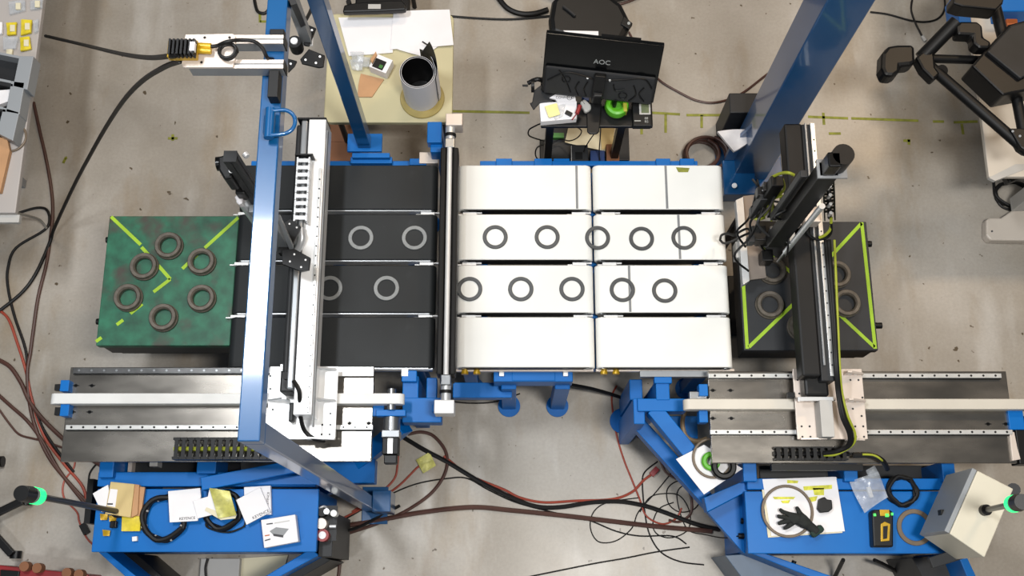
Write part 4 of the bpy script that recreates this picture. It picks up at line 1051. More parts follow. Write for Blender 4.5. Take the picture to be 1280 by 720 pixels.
# lower shelf stuff
zl = .452
for k, (pix, m, zq, lab) in enumerate((([(711, 157), (772, 157), (760, 190), (706, 178)], paper_warm, .012, 'large cream paper sheet on the lower shelf under the monitor'),
                                    ([(750, 158), (768, 158), (766, 186), (752, 187)], card_light, .022, 'tan folder on the cream paper under the monitor'))):
    solo('paper_sheet', MB().sheet(pix, zl + zq, .002, .003), m, lab, 'paper')
solo('tape_card', MB().pr(691, 166, 705, 172, zl + .03, zl), green_dark, 'small green card on the lower shelf under the white box', 'card')
dv = thing('power_supply', 'black power supply box low behind the white belts', 'power supply', at(724, 195, zl))
part('case', MB().pr(715, 181, 735, 203, zl + .08, zl), dark_grey, dv, .003)
part('socket', MB().pr(719, 190, 728, 199, zl + .083, zl + .08), black, dv)
part('side_strip', MB().pr(714, 182, 716, 202, zl + .07, zl + .0), grey_light, dv)
solo('parts_tray', MB().pr(738, 188, 756, 205, zl + .05, zl), mid_blue, 'dark blue tray beside the power supply behind the white belts', 'tray', bevel=.003)
solo('tin', MB().pr(758, 180, 774, 206, zl + .06, zl), rust_card, 'brown carton at the right of the lower shelf under the monitor', 'carton', bevel=.003)
solo('blue_bin', MB().pr(692, 198, 712, 206, .62, .46), blue, 'small blue bin low behind the white belts under the stand', 'bin', bevel=.003)
cable([(686, 150, .9), (668, 158, .8), (661, 163, .75), (662, 170, .6), (676, 175, .5), (690, 178, .5), (672, 184, .3), (670, 196, .2), (680, 203, .1), (690, 207, .05)], .004, cable_black, 'thin black lead hanging left of the computer stand')
cable([(720, 158, .9), (727, 164, .75), (722, 172, .6), (712, 176, .55), (700, 174, .5), (690, 180, .48)], .0032, cable_black, 'thin lead curling over the cream paper under the monitor')
cable([(743, 167, .94), (738, 174, .7), (733, 182, .56), (730, 190, .54)], .0032, cable_black, 'thin lead from the monitor foot to the power supply')
cable([(751, 160, .94), (750, 175, .7), (749, 190, .55), (750, 202, .52)], .0032, cable_black, 'thin lead falling straight over the cream paper')
ht = thing('headset', 'black headset hooked at the left edge of the stand', 'headset', at(665, 104, 1.0))
part('ear_pad', MB().cyl(at(664, 107, .98), at(668, 107, .98), .035, 18), black, ht, sm=True)
part('arm', MB().cyl(at(653, 107, .99), at(660, 107, .99), .006, 8), black_metal, ht, sm=True)
part('band', MB().tube([at(660, 104, .98), at(672, 99, 1.0), at(682, 103, .98)], .012, 8), black, ht, sm=True)
solo('dark_cloth', MB().pp([(665, 128), (668, 112), (676, 106), (692, 108), (700, 114), (686, 122), (692, 126), (675, 128), (667, 137), (662, 128)], zz + .06, zz + .045), dark_grey, 'dark grey cloth hanging over the left stand edge', 'cloth', bevel=.005)

# ---------------------------------------------------------------- left bench, upper left corner
zb_ = .90
lbn = thing('work_bench', 'grey bench along the left edge holding parts bins', 'bench', at(10, 130, 0))
xe = at(37, 130, zb_).x
ye = at(10, 266, zb_).y
part('benchtop', MB().box((xe - .9, ye, zb_ - .035), (xe, 3.9, zb_)), mat('bench_grey', (168, 162, 158), .5, 0, .04, 3), lbn, .005)
part('front_rail', MB().pr(-20, 268, 24, 278, zb_ - .03, zb_ - .06), grey_light, lbn, .003)
for x, y in ((xe - .42, ye + .5), (xe - .42, 3.7), (xe - .8, ye + .5), (xe - .8, 3.7)):
    part('leg', MB().box((x - .025, y - .025, 0), (x + .025, y + .025, zb_ - .035)), grey, lbn, .003)
bins = [((24, 70), (42, 70), (34, 112), (16, 108)), ((14, 101), (31, 103), (24, 143), (7, 140)), ((4, 134), (24, 140), (16, 176), (-4, 166))]
for k, q in enumerate(bins):
    b_ = thing('parts_bin', ['rearmost grey parts bin on the left bench, next to yellow bags', 'middle grey parts bin with white packet on left bench', 'front grey parts bin on the left bench beside cardboard'][k], 'bin', at(q[0][0], q[0][1] + 20, zb_), 'grey bins on the left bench')
    # front lip panel plus two walls and a bottom reaching off to the left
    dx = 40
    part('front_panel', MB().pp(q, zb_ + .09, zb_ + .001), door_grey, b_, .003)
    part('side_wall', MB().pp([(q[0][0] - dx, q[0][1] - 8), (q[0][0], q[0][1]), (q[0][0], q[0][1] + 3), (q[0][0] - dx, q[0][1] - 5)], zb_ + .09, zb_ + .001), door_grey, b_)
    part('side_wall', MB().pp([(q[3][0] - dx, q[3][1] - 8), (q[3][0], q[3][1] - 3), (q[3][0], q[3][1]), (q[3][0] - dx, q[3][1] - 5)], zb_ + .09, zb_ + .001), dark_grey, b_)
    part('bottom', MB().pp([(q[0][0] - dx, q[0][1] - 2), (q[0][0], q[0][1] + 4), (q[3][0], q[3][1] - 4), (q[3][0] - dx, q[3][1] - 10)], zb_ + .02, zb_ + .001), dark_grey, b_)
for k, (q, m, lab) in enumerate((([(8, 29), (21, 28), (20, 43), (9, 44)], yellow, 'left yellow parts bag on the left bench'), ([(27, 25), (40, 25), (39, 41), (26, 44)], yellow, 'right yellow parts bag on the left bench'),
                               ([(25, 47), (37, 46), (39, 61), (26, 64)], yellow, 'lower yellow parts bag on the left bench'), ([(11, 3), (31, 0), (32, 13), (12, 18)], clear, 'clear parts bag at the top left corner'),
                               ([(38, 2), (53, -1), (53, 10), (38, 12)], clear, 'clear parts bag nearest the bench edge at the top'), ([(4, 47), (23, 46), (20, 61), (4, 62)], clear, 'clear bag left of the lower yellow bag'),
                               ([(41, 27), (48, 24), (48, 39), (43, 41)], clear, 'narrow clear bag right of the yellow bags'), ([(-4, 29), (3, 28), (3, 42), (-4, 43)], paper, 'white packet cut by the left picture edge'),
                               ([(8, 62), (16, 62), (15, 69), (8, 69)], paper_warm, 'small pale tag below the clear bag on the left bench'))):
    o = solo('parts_bag', MB().sheet(q, zb_ + .015, .012, .008, 5), m, lab, 'bag', 'small bags on the left bench', sm=True)
    if m is yellow or k in (3, 4):
        cxp = sum(p[0] for p in q) / 4; cyp = sum(p[1] for p in q) / 4
        lbm = MB().pp([(cxp - 2, cyp - 5), (cxp + 4, cyp - 5), (cxp + 4, cyp + 3), (cxp - 2, cyp + 3)], zb_ + .0255, zb_ + .0165)
        off = o.location.copy(); WL[o.name] = off
        part('label_slip', lbm, paper_warm, o)
solo('packet', MB().sheet([(-4, 114), (13, 112), (15, 126), (-4, 132)], zb_ + .06, .035, .01, 5), paper, 'white packet inside the middle grey bin', 'packet', sm=True)
solo('cardboard_box', MB().pp([(-20, 165), (8, 170), (12, 188), (0, 240), (-20, 240)], zb_ + .03, zb_ + .001), card, 'cardboard sheet at the front of the left bench', 'cardboard', bevel=.002)
a = at(14, 172, zb_ + .006)
solo('wire_hoop', MB().tube([a + Vector((.075 * math.cos(t), .075 * math.sin(t), 0)) for t in [(-1.6 + .25 * i) for i in range(14)]], .006, 8), ring_brown, 'brown wire hoop lying by the front grey bin', 'hoop', sm=True)
cable([(18, 266, .6), (36, 270, .3), (50, 275, .1), (58, 285, .02)], .007, cable_grey, 'pale grey cable coming off the front of left bench')

# ---------------------------------------------------------------- cables on the left
ZG = gz + .05
cable([(57, 45, .6), (100, 55, 1.0), (150, 67, 1.9), (185, 72, 2.5), (212, 70, 2.93), (222, 68, 2.97)], .009, cable_black, 'black cable strung from the left bench to the sensor head')
cable([(226, 76, 2.9), (205, 84, 2.6), (178, 101, 2.2), (155, 125, 1.8), (133, 158, 1.3), (112, 195, .9), (92, 233, .5), (68, 285, .1), (62, 304, .02), (46, 340, .012), (28, 365, .012), (0, 388, .012), (-12, 396, .012)], .010, cable_black, 'long black cable drooping from the sensor head to the floor')
cable([(42, 128), (50, 165), (58, 200), (64, 235), (66, 262), (64, 290), (58, 330), (48, 370), (42, 410), (38, 440), (34, 470), (40, 520), (60, 570), (92, 610), (130, 650)], .010, cable_brown, 'dark brown hose running down the floor left of the green block', 'hose', cat='hose')
cable([(24, 266), (45, 260), (58, 262), (62, 275), (55, 288), (20, 310), (10, 335), (10, 360), (18, 395), (30, 430), (34, 452), (36, 490), (56, 540), (92, 590)], .008, cable_black, 'black cable with a loop near the left bench front')
cable([(-6, 385), (10, 398), (22, 430), (32, 462), (40, 500), (55, 545), (80, 580), (104, 610), (108, 640), (104, 662)], .008, cable_red, 'orange red hose weaving down the left floor', 'hose', cat='hose')
cable([(-6, 448), (12, 458), (26, 478), (36, 500), (50, 520), (75, 545), (100, 565), (140, 590)], .012, cable_brown, 'upper brown hose entering from the left picture edge', 'hose', cat='hose')
cable([(-6, 490), (14, 508), (34, 526), (52, 550), (72, 585), (92, 612), (115, 640)], .010, cable_brown, 'lower brown hose entering from the left picture edge', 'hose', cat='hose')
cable([(-6, 505), (12, 530), (24, 543), (40, 548), (58, 552), (80, 560), (118, 566)], .006, cable_brown, 'thin brown hose bending sharply on the left floor', 'hose', cat='hose')
cable([(94, 570), (92, 585), (80, 602), (80, 622), (96, 640), (99, 652), (108, 672), (120, 684)], .005, cable_red, 'thin red wire curling beside the left base')
cable([(124, 576), (112, 592), (112, 612), (118, 622)], .005, cable_black, 'short dark wire hooking under the left base corner')
solo('cable_connector', MB().bar(at(103, 655, .012), at(109, 667, .012), .035, .024), black, 'black inline connector on the wire by the left base', 'connector', bevel=.002)
# ---------------------------------------------------------------- cables in the middle and right
cable([(415, 660), (445, 655), (485, 648), (530, 640), (590, 634), (640, 638), (700, 644), (760, 651), (820, 658), (890, 664)], .013, cable_brown, 'thick dark brown hose lying across the lower middle floor', 'hose', cat='hose')
cable([(505, 547), (530, 562), (560, 578), (600, 602), (640, 622), (670, 633), (700, 634), (740, 628), (775, 627), (805, 632), (830, 640), (870, 655), (900, 662)], .012, cable_black, 'thick black cable sagging across the middle floor')
cable([(510, 543), (526, 540), (542, 545), (556, 562), (559, 580), (552, 600), (535, 620), (505, 640), (470, 655), (418, 672)], .009, cable_brown, 'dark hose looping from the left axis motor back to the left base', 'hose', cat='hose')
cable([(555, 570), (580, 590), (600, 600), (630, 612), (650, 622), (680, 628), (720, 626), (765, 624), (790, 615), (805, 600), (822, 588)], .007, cable_red, 'red hose curving up to the right base foot', 'hose', cat='hose')
cable([(424, 650), (450, 637), (480, 620), (500, 606), (520, 586), (530, 578)], .006, cable_red, 'short red hose beside the front gantry post', 'hose', cat='hose')
cable([(498, 550), (497, 580), (492, 600), (470, 620), (440, 640)], .006, cable_red, 'red hose dropping below the left axis motor', 'hose', cat='hose')
cable([(430, 650), (480, 622), (520, 605), (560, 598), (584, 598), (610, 612), (645, 628), (690, 640), (735, 650), (770, 664), (800, 670), (840, 670), (858, 680)], .004, cable_black, 'thin black wire from the left base to the right tangle')
cable([(565, 502, .02), (590, 504), (620, 502), (650, 492)], .004, cable_black, 'thin black wire below the white belt frame')
cable([(714, 481, .3), (740, 486, .2), (765, 493, .1), (790, 502, .05)], .010, cable_black, 'black cable running under the right end of the white belts')
cable([(771, 482), (765, 495), (766, 515), (771, 545), (780, 575), (790, 600), (800, 625), (808, 645), (828, 655), (845, 648), (852, 635)], .005, cable_red, 'thin red wire falling beside the right base foot')
cable([(822, 577), (806, 590), (803, 605), (806, 640), (812, 668), (826, 690), (850, 702), (880, 706)], .004, cable_black, 'thin black wire making a big drop in the right tangle')
cable([(840, 590), (820, 615), (798, 640), (790, 660), (770, 676), (748, 677), (738, 660), (742, 640), (760, 628), (800, 622)], .0032, cable_black, 'thin black wire forming the lowest loop of the right tangle')
cable([(862, 600), (845, 602), (834, 612), (836, 630), (850, 640), (868, 636), (876, 622), (870, 608), (856, 606), (846, 620), (858, 660), (880, 668)], .0032, cable_black, 'thin black wire circling near the right base side')
cable([(800, 640), (812, 622), (830, 617), (850, 620), (862, 640), (860, 662), (840, 672), (822, 668), (816, 655), (824, 636), (842, 628)], .0032, cable_black, 'thin black wire circling in the middle of the right tangle')
cable([(656, 722), (700, 713), (745, 704), (780, 698), (820, 690), (862, 684)], .004, cable_black, 'thin black wire running off the bottom picture edge')
cable([(835, 585), (848, 590), (862, 615), (864, 640), (850, 652), (836, 650)], .007, cable_brown, 'brown hose dropping beside the white paper on the right arm', 'hose', cat='hose')
cable([(796, 545, .02), (812, 556, .02), (822, 568, .02), (832, 590, .02), (850, 600, .02)], .006, cable_brown, 'brown hose beside the right outrigger foot', 'hose', cat='hose')
solo('hose_joint', MB().bar(at(814, 594, .012), at(822, 585, .012), .03, .024), red, 'small red hose joint by the right arm', 'connector', bevel=.003)
solo('yellow_tape_scrap', MB().sheet([(520, 575), (537, 565), (545, 582), (529, 592)], .02, .001, .004), foil, 'scrap of yellow film on the floor below the left motor', 'film')
cable([(560, 20), (600, 23), (640, 24), (688, 20)], .007, cable_black, 'straight black cable from the table to the seat back')
cable([(786, 40), (806, 78), (824, 100), (850, 116), (872, 126), (895, 128), (925, 118), (960, 92), (1000, 62)], .007, cable_brown, 'long brown cable arching behind the black box', cat='cable')
cable([(1088, 15), (1110, 18), (1140, 26), (1160, 27), (1174, 22), (1181, 10), (1180, -6)], .006, cable_black, 'black cable looping left of the dark stand')
cable([(1141, -4), (1139, 12), (1144, 28), (1150, 40), (1154, 48)], .006, cable_black, 'black cable ending in a plug by the dark stand')
cable([(760, 0), (775, 5), (800, -4)], .008, cable_brown, 'short brown cable at the top picture edge')
cable([(318, 0), (322, 14), (332, 16), (338, 6), (337, -6)], .010, cable_black, 'black cable bend left of the beam at the top edge')
cable([(386, -6, 1.2), (390, 8, 1.0), (383, 24, .8)], .010, cable_black, 'black cable between the beam and the rear post at the top')
cable([(865, 500, .6), (856, 515, .5), (853, 530, .5), (858, 546, .5), (872, 552, .5), (884, 548, .5)], .012, mat('tan_hose', (130, 110, 82), .5), 'tan hose loop behind the right belt tensioner', 'hose', cat='hose')
cable([(414, 690), (424, 697), (424, 712), (422, 726)], .009, cable_brown, 'dark hose turning down at the right corner of left base', 'hose', cat='hose')
cable([(400, 667, .2), (440, 662, .1), (470, 648, .02), (500, 632, .012)], .008, cable_black, 'black cable leaving the regulator cluster')

# ---------------------------------------------------------------- things on the left base
zq = ZT + .001
lk = solo('black_strip', MB().bar(at(119, 600, .45), at(114, 655, .45), .03, .12), black, 'black cable duct on the left side of the left base', 'duct')
stl = thing('stack_light', 'black pole with lit green ring leaning left of the left base', 'signal light', at(150, 640, ZT))
pb_ = at(150, 640, ZT + .0); pt_ = at(45, 620, 1.62)
hx, hy = (pb_.x + pt_.x) / 2 + 0, (pb_.y + pt_.y) / 2
part('socket', MB().cyl((pb_.x, pb_.y, ZT), (pb_.x, pb_.y, ZT + .04), .03, 16), black, stl, sm=True)
part('pole', MB().cyl((pb_.x, pb_.y, ZT + .04), (pt_.x, pt_.y, 1.60), .013, 14), tan_pole, stl, sm=True)
dv_ = (pt_ - pb_).normalized()
part('green_lens', MB().cyl(pt_ - dv_ * .02, pt_ + dv_ * .03, .034, 24), led_green, stl, sm=True, label='lit green lens')
part('collar', MB().cyl(pt_ + dv_ * .03, pt_ + dv_ * .055, .032, 24), grey, stl, sm=True)
part('cap', MB().cyl(pt_ + dv_ * .055, pt_ + dv_ * .13, .034, 24, .030), black, stl, sm=True)
pk = thing('carton_stack', 'tan cardboard carton with white shipping label on the left base', 'carton', at(152, 624, zq))
part('carton', MB().pp([(138, 602), (168, 605), (163, 647), (131, 642)], zq + .05, zq + .012), card_light, pk, .003)
part('shipping_label', MB().pp([(138, 611), (147, 612), (144, 634), (134, 632)], zq + .0515, zq + .05), paper, pk)
part('barcode', MB().pr(134, 629, 141, 631, zq + .0525, zq + .0515), ink, pk)
part('side_flap', MB().pp([(168, 605), (174, 606), (172, 643), (164, 647)], zq + .042, zq + .012), card, pk, .002)
solo('cardboard_scrap', MB().pp([(171, 608), (181, 609), (176, 645), (170, 645)], zq + .03, zq + .0145), card, 'cardboard strip right of the tan carton', 'cardboard')
solo('paper_sheet', MB().sheet([(116, 617), (135, 606), (140, 632), (127, 640)], zq + .04, .03, .003), paper, 'white envelope sticking out left of the tan carton', 'envelope')
solo('foil_bag', MB().sheet([(153, 644), (177, 643), (175, 664), (152, 664)], zq + .02, .015, .008, 6), yellow, 'shiny yellow packet below the tan carton on left base', 'packet', sm=True)
for k, (x, y, lab) in enumerate(((130, 646, 'yellow foil scrap nearest the pole foot on left base'), (133, 666, 'yellow foil scrap lowest on the left base'), (141, 648, 'yellow foil scrap under the carton edge'))):
    solo('foil_scrap', MB().sheet([(x - 5, y - 4), (x + 5, y - 3), (x + 4, y + 4), (x - 4, y + 4)], zq + .012, .008, .006, 4), yellow_dark, lab, 'scrap', 'foil scraps on the left base', sm=True)
solo('black_plug', MB().pr(137, 651, 145, 660, zq + .03, zq), black, 'black plug among yellow scraps on the left base', 'plug', bevel=.004)
solo('white_cube', rbox('', 168, 673.5, zq + .02, .024, .022, .02, .1, paper, None), paper, 'tiny white cube near the front of the left base', 'cube', bevel=.002)
def coil(px, py, z, r, tr, turns, m, label, name='cable_coil', sq=1., ties=False):
    a = at(px, py, z); n = int(turns * 14); t = thing(name, label, 'cable', a)
    part('windings', MB().tube([a + Vector(((r + .006 * math.sin(i * 1.7)) * math.cos(2 * PI * i / 14), (r + .006 * math.cos(i * 2.3)) * sq * math.sin(2 * PI * i / 14), tr + .004 * (i % 14) / 14 + tr * 1.2 * (i // 14) * .5)) for i in range(n)], tr, 8, 3), m, t, sm=True)
    if ties:
        for k in range(ties):
            ang = 2 * PI * k / ties + .4; c = a + Vector((r * math.cos(ang), r * sq * math.sin(ang), tr * 1.5)); d = Vector((-math.sin(ang), math.cos(ang), 0))
            part('cable_tie', MB().cyl(c - d * .004, c + d * .004, tr * 1.25, 10), grey_light, t, sm=True)
    return t
coil(207, 648, zq, .100, .013, 3, cable_black, 'thick black cable coil tied with clips on the left base', ties=8)
coil(280, 638, zq, .085, .011, 3, cable_black, 'black cable coil under the booklets on the left base')
coil(283, 652, zq, .098, .004, 2, cable_black, 'thin black wire coil below the booklets on the left base', sq=.5)
bk1 = thing('manual_booklet', 'left white leaflet with printed lettering on the left base', 'leaflet', at(235, 632, zq + .035))
part('page', MB().pp([(210, 614), (250, 610), (251, 620), (247, 651), (212, 653)], zq + .05, zq + .035), paper, bk1, .001)
text('print', 'KEYENCE', .018, flatM(234, 648, zq + .0512, .06), ink, bk1)
bk2 = thing('manual_booklet', 'folded white leaflet overlapping the left one on the left base', 'leaflet', at(255, 640, zq + .052))
part('page', MB().pp([(241, 626), (262, 620), (271, 642), (247, 648)], zq + .062, zq + .052), paper, bk2, .001)
fb_ = thing('foil_pouch', 'pale yellow bubble pouch on white booklets of left base', 'pouch', at(281, 628, zq + .065))
part('pouch', MB().sheet([(262, 610), (287, 614), (296, 644), (273, 648)], zq + .075, .01, .012, 7), foil, fb_, 0, True)
part('card', MB().pp([(258, 634), (274, 640), (296, 643), (294, 648), (276, 650), (256, 638)], zq + .067, zq + .064), paper_warm, fb_)
part('corner', MB().pp([(262, 610), (272, 611), (270, 640), (257, 635)], zq + .0662, zq + .0642), paper, fb_)
bk3 = thing('manual_booklet', 'tilted white leaflet with lettering on its edge, right of the pouch', 'leaflet', at(317, 632, zq + .03))
part('page', MB().pp([(295, 625), (325, 609), (338, 640), (308, 656)], zq + .045, zq + .03), paper, bk3, .001)
text('print', 'KEYENCE', .020, flatM(326, 643, zq + .0462, .45), ink, bk3)
bk4 = thing('manual_booklet', 'white leaflet lying under the tilted one on the left base', 'leaflet', at(325, 627, zq))
part('page', MB().pp([(305, 609), (338, 607), (339, 643), (306, 645)], zq + .026, zq), paper, bk4, .001)
text('print', 'KEYENCE', .016, flatM(335, 624, zq + .0272, 1.55), ink, bk4)
bx5 = thing('product_carton', 'white carton printed with a grey network device on left base', 'carton', at(350, 664, zq))
part('carton', MB().pp([(326, 650), (369, 643), (373, 677), (330, 685)], zq + .05, zq), paper, bx5, .003)
pic = part('picture', MB().pp([(337, 664), (345, 659), (361, 661), (354, 670), (341, 668)], zq + .0512, zq + .05), grey, bx5)
part('picture_front', MB().pp([(341, 667), (354, 669), (354, 672), (342, 670)], zq + .0514, zq + .05), ink, pic)
part('print_line', MB().pp([(333, 654.5), (341, 653.5), (341, 655), (333, 656)], zq + .0508, zq + .05), ink, bx5); part('print_line', MB().pp([(343, 653.4), (362, 650.2), (362, 651.4), (343, 654.6)], zq + .0508, zq + .05), grey_light, bx5)
part('print_line', MB().pp([(331, 669), (337, 668), (337, 669.5), (331, 670.5)], zq + .0508, zq + .05), orange, bx5); part('print_line', MB().pp([(331, 675), (338, 673), (338, 674.5), (331, 676.5)], zq + .0508, zq + .05), ink, bx5)

# ---------------------------------------------------------------- things on the right base
ps = thing('drawing_sheets', 'stack of marked white drawing sheets on the right base', 'paper', at(1002, 635, zq))
part('sheet', MB().sheet([(951, 601), (1046, 597), (1053, 666), (960, 672)], zq + .006, .003, .002), paper_warm, ps)
part('sheet', MB().sheet([(953, 599), (1045, 596), (1056, 664), (964, 670)], zq + .011, .002, .002), paper, ps)
hl = mat('yellow_highlighter', (206, 204, 70), .7, 0, .3, 40)
for q in ([(984, 600), (998, 601), (997, 604), (984, 604)], [(1004, 608), (1040, 606), (1040, 611), (1005, 613)], [(1016, 610), (1030, 610), (1030, 619), (1018, 619)], [(966, 621), (994, 621), (992, 624), (968, 624)], [(976, 626), (988, 625), (986, 629), (978, 629)], [(1010, 622), (1022, 620), (1020, 626), (1012, 628)]):
    part('highlight', MB().pp(q, zq + .0143, zq + .0135), hl, ps)
a = at(984, 639, zq + .016)
solo('rubber_ring', MB().ring((a.x, a.y, zq + .0145), .125, .112, .010, 48), ring_brown, 'thin brown ring under the black glove on drawing sheets', 'ring', sm=True)
# glove: palm with five fingers and cuff, one surface
gl = thing('work_glove', 'black knitted work glove lying on the drawing sheets', 'glove', at(1000, 655, zq + .022))
def skin_hand():
    me = bpy.data.meshes.new('glove'); o = bpy.data.objects.new('knit', me); COL.objects.link(o)
    zg = zq + .042; P = []; E = []; Rr = []
    def ad(px, py, r, par=None, dz=0):
        P.append(at(px, py, zg + dz) - WL[gl.name]); Rr.append(r); k = len(P) - 1
        if par is not None: E.append((par, k))
        return k
    w = ad(1016, 660, .024); c2 = ad(1022, 666, .027, w); pm = ad(1003, 651, .032, w); k0 = ad(992, 647, .028, pm)
    for ch_ in (((987, 643, .013), (979, 640, .011), (974, 636, .009)), ((986, 647, .013), (977, 646, .011), (971, 645, .009)), ((987, 651, .013), (978, 653, .011), (972, 655, .009)), ((990, 655, .012), (984, 659, .010), (979, 661, .008))):
        k = k0
        for x, y, r in ch_: k = ad(x, y, r, k)
    k = pm
    for x, y, r in ((1000, 642, .013), (997, 636, .011), (995, 633, .009)): k = ad(x, y, r, k)
    k = c2
    for x, y, r in ((1019, 661, .012), (1025, 657, .010)): pass
    me.from_pydata([tuple(p) for p in P], E, []); me.update()
    o.parent = gl; WL[o.name] = WL[gl.name]
    o.modifiers.new('skin', 'SKIN'); s = o.modifiers.new('sub', 'SUBSURF'); s.levels = 2; s.render_levels = 2
    for i, sv in enumerate(me.skin_vertices[0].data):
        sv.radius = (Rr[i], Rr[i] * .9); sv.use_root = (i == 0)
    o.data.materials.append(mat('black_knit', (26, 30, 28), .85, 0, .2, 60, bump=.5))
    return o
kn = skin_hand()
part('cuff', MB().bar(at(1018, 660, zq + .04), at(1024, 668, zq + .04), .07, .035), mat('green_cuff', (30, 50, 42), .85), gl, .012)
solo('cable_clamp', MB().pp([(1024, 624), (1031, 621), (1034, 624), (1040, 625), (1041, 636), (1036, 640), (1026, 641), (1022, 636)], zq + .04, zq + .0145), black, 'black ribbed clamp on the right side of the drawing sheets', 'clamp', bevel=.004)
pbg = thing('parts_pouch', 'crumpled clear plastic bag on the right base', 'bag', at(1086, 612, zq))
part('film', MB().sheet([(1061, 602), (1096, 590), (1108, 622), (1078, 642)], zq + .03, .004, .045, 9), clear, pbg, 0, True)
part('part_inside', MB().pp([(1083, 609), (1088, 608), (1092, 621), (1088, 622)], zq + .02, zq + .005), paper, pbg)
part('neck', MB().sheet([(1082, 588), (1092, 582), (1098, 594), (1086, 598)], zq + .04, .004, .03, 5), clear, pbg, 0, True)
coil(1126, 614, zq, .066, .010, 4, cable_black, 'thick black cable coil on the right base')
dvc = thing('handheld_device', 'black and yellow handheld device with lit green screen, right base', 'device', at(1103, 660, zq))
part('case', MB().pp([(1090, 640), (1094, 637), (1112, 637), (1117, 640), (1117, 684), (1092, 684)], zq + .06, zq), black, dvc, .008)
part('yellow_trim', MB().pp([(1101, 655), (1106, 652), (1113, 655), (1112, 676), (1101, 677)], zq + .064, zq + .06), yellow_dark, dvc, .002)
part('grip', MB().pp([(1104, 658), (1110, 657), (1109, 673), (1104, 674)], zq + .067, zq + .064), black, dvc, .002)
part('top_cap', MB().pr(1100, 637, 1112, 645, zq + .066, zq + .06), yellow_dark, dvc, .002)
for q in ((1092.5, 642, 1095, 645), (1107, 642, 1111, 646), (1114.5, 641, 1116.5, 644)):
    part('green_light', MB().pr(*q, zq + .068, zq + .06), led_soft, dvc, label='lit green light')
a = at(1144, 659, zq + .01)
solo('gasket_ring', MB().ring((a.x, a.y, zq + .0005), .086, .064, .009, 48), ring_brown, 'brown gasket ring beside the grey enclosure on right base', 'ring', sm=True)
# enclosure with stack light
en = thing('control_enclosure', 'beige electrical enclosure with grey door on the right base', 'enclosure', at(1210, 650, ZT))
zE = 1.17; z0E = .86
A, B, Cc, D = at(1222, 588, zE), at(1267, 611, zE), at(1231, 697, zE), at(1187, 667, zE)
part('housing', MB().prism([A, B, Cc, D], z0E), beige, en, .005)
dn = (D - A).normalized().cross(Vector((0, 0, 1))); dn = dn if dn.x < 0 else -dn
dA = A + dn * .002; dD = D + dn * .002
part('door', MB().prism([dA, dD, dD + dn * .022, dA + dn * .022], z0E + .006), door_grey, en, .003)
lp = (dA * .32 + dD * .68) + dn * .023 + Vector((0, 0, -.14))
part('latch', MB().box(lp - Vector((.008, .012, .02)), lp + Vector((.008, .012, .02))), black_metal, en, .002)
part('bracket', MB().bar(Cc + Vector((-.12, -.015, -.32)), Cc + Vector((.03, .03, -.32)), .05, .03), dark_grey, en, .003)
part('lug', MB().cyl(at(1267, 612, .95), at(1267, 612, .99), .03, 12), dark_grey, en)
part('leg', MB().bar(at(1195, 660, .86), at(1195, 660, ZT), .12, .12), dark_grey, en)
sl2 = thing('stack_light', 'black signal pole with lit green ring on the beige enclosure', 'signal light', at(1230, 637, zE))
pb2 = at(1230, 638, zE + .002); pt2 = at(1266, 630, 1.66)
part('socket', MB().cyl(pb2, pb2 + Vector((0, 0, .03)), .024, 16), black, sl2, sm=True)
dv2 = (pt2 - pb2).normalized()
part('pole', MB().cyl(pb2 + Vector((0, 0, .03)), pt2, .012, 14), tan_pole, sl2, sm=True)
part('green_lens', MB().cyl(pt2 - dv2 * .0, pt2 + dv2 * .05, .034, 24), led_green, sl2, sm=True, label='lit green lens')
part('collar', MB().cyl(pt2 + dv2 * .05, pt2 + dv2 * .075, .032, 24), grey, sl2, sm=True)
part('cap', MB().cyl(pt2 + dv2 * .075, pt2 + dv2 * .15, .034, 24, .03), black, sl2, sm=True)
# white sheet on the arm of the right base
wsf = thing('packing_sheet', 'white sheet with tape rolls lying on the right blue arm', 'paper', at(885, 590, .79))
part('sheet', MB().sheet([(845, 574), (880, 556), (928, 586), (880, 618)], .79, .004, .004), paper, wsf)
a = at(890, 573, .79)
solo('brown_hoop', MB().ring((a.x, a.y, .797), .098, .086, .010, 40), ring_brown, 'brown hoop on the white sheet below the right slide plate', 'ring', sm=True)
a = at(888, 577, .80)
solo('tape_roll', MB().ring((a.x, a.y, .797), .045, .02, .03, 32), green_cup, 'green tape roll on the white sheet below the right plate', 'tape roll', sm=True)
a = at(904, 584, .82)
solo('tape_roll', MB().ring((a.x, a.y, .797), .06, .03, .05, 32), black, 'black tape roll on the white sheet below the right plate', 'tape roll', sm=True)
solo('plug', MB().cyl(at(926, 651, .56), at(934, 652, .56), .014, 10), black, 'upper black plug in the left side of the right base', 'plug', 'plugs on the right base side')
solo('plug', MB().cyl(at(923, 670, .56), at(933, 670, .56), .014, 10), black, 'lower black plug in the left side of the right base', 'plug', 'plugs on the right base side')
cable([(880, 668, .2), (900, 672, .4), (912, 672, .5), (923, 670, .56)], .0032, cable_black, 'thin wire feeding the lower plug of the right base')
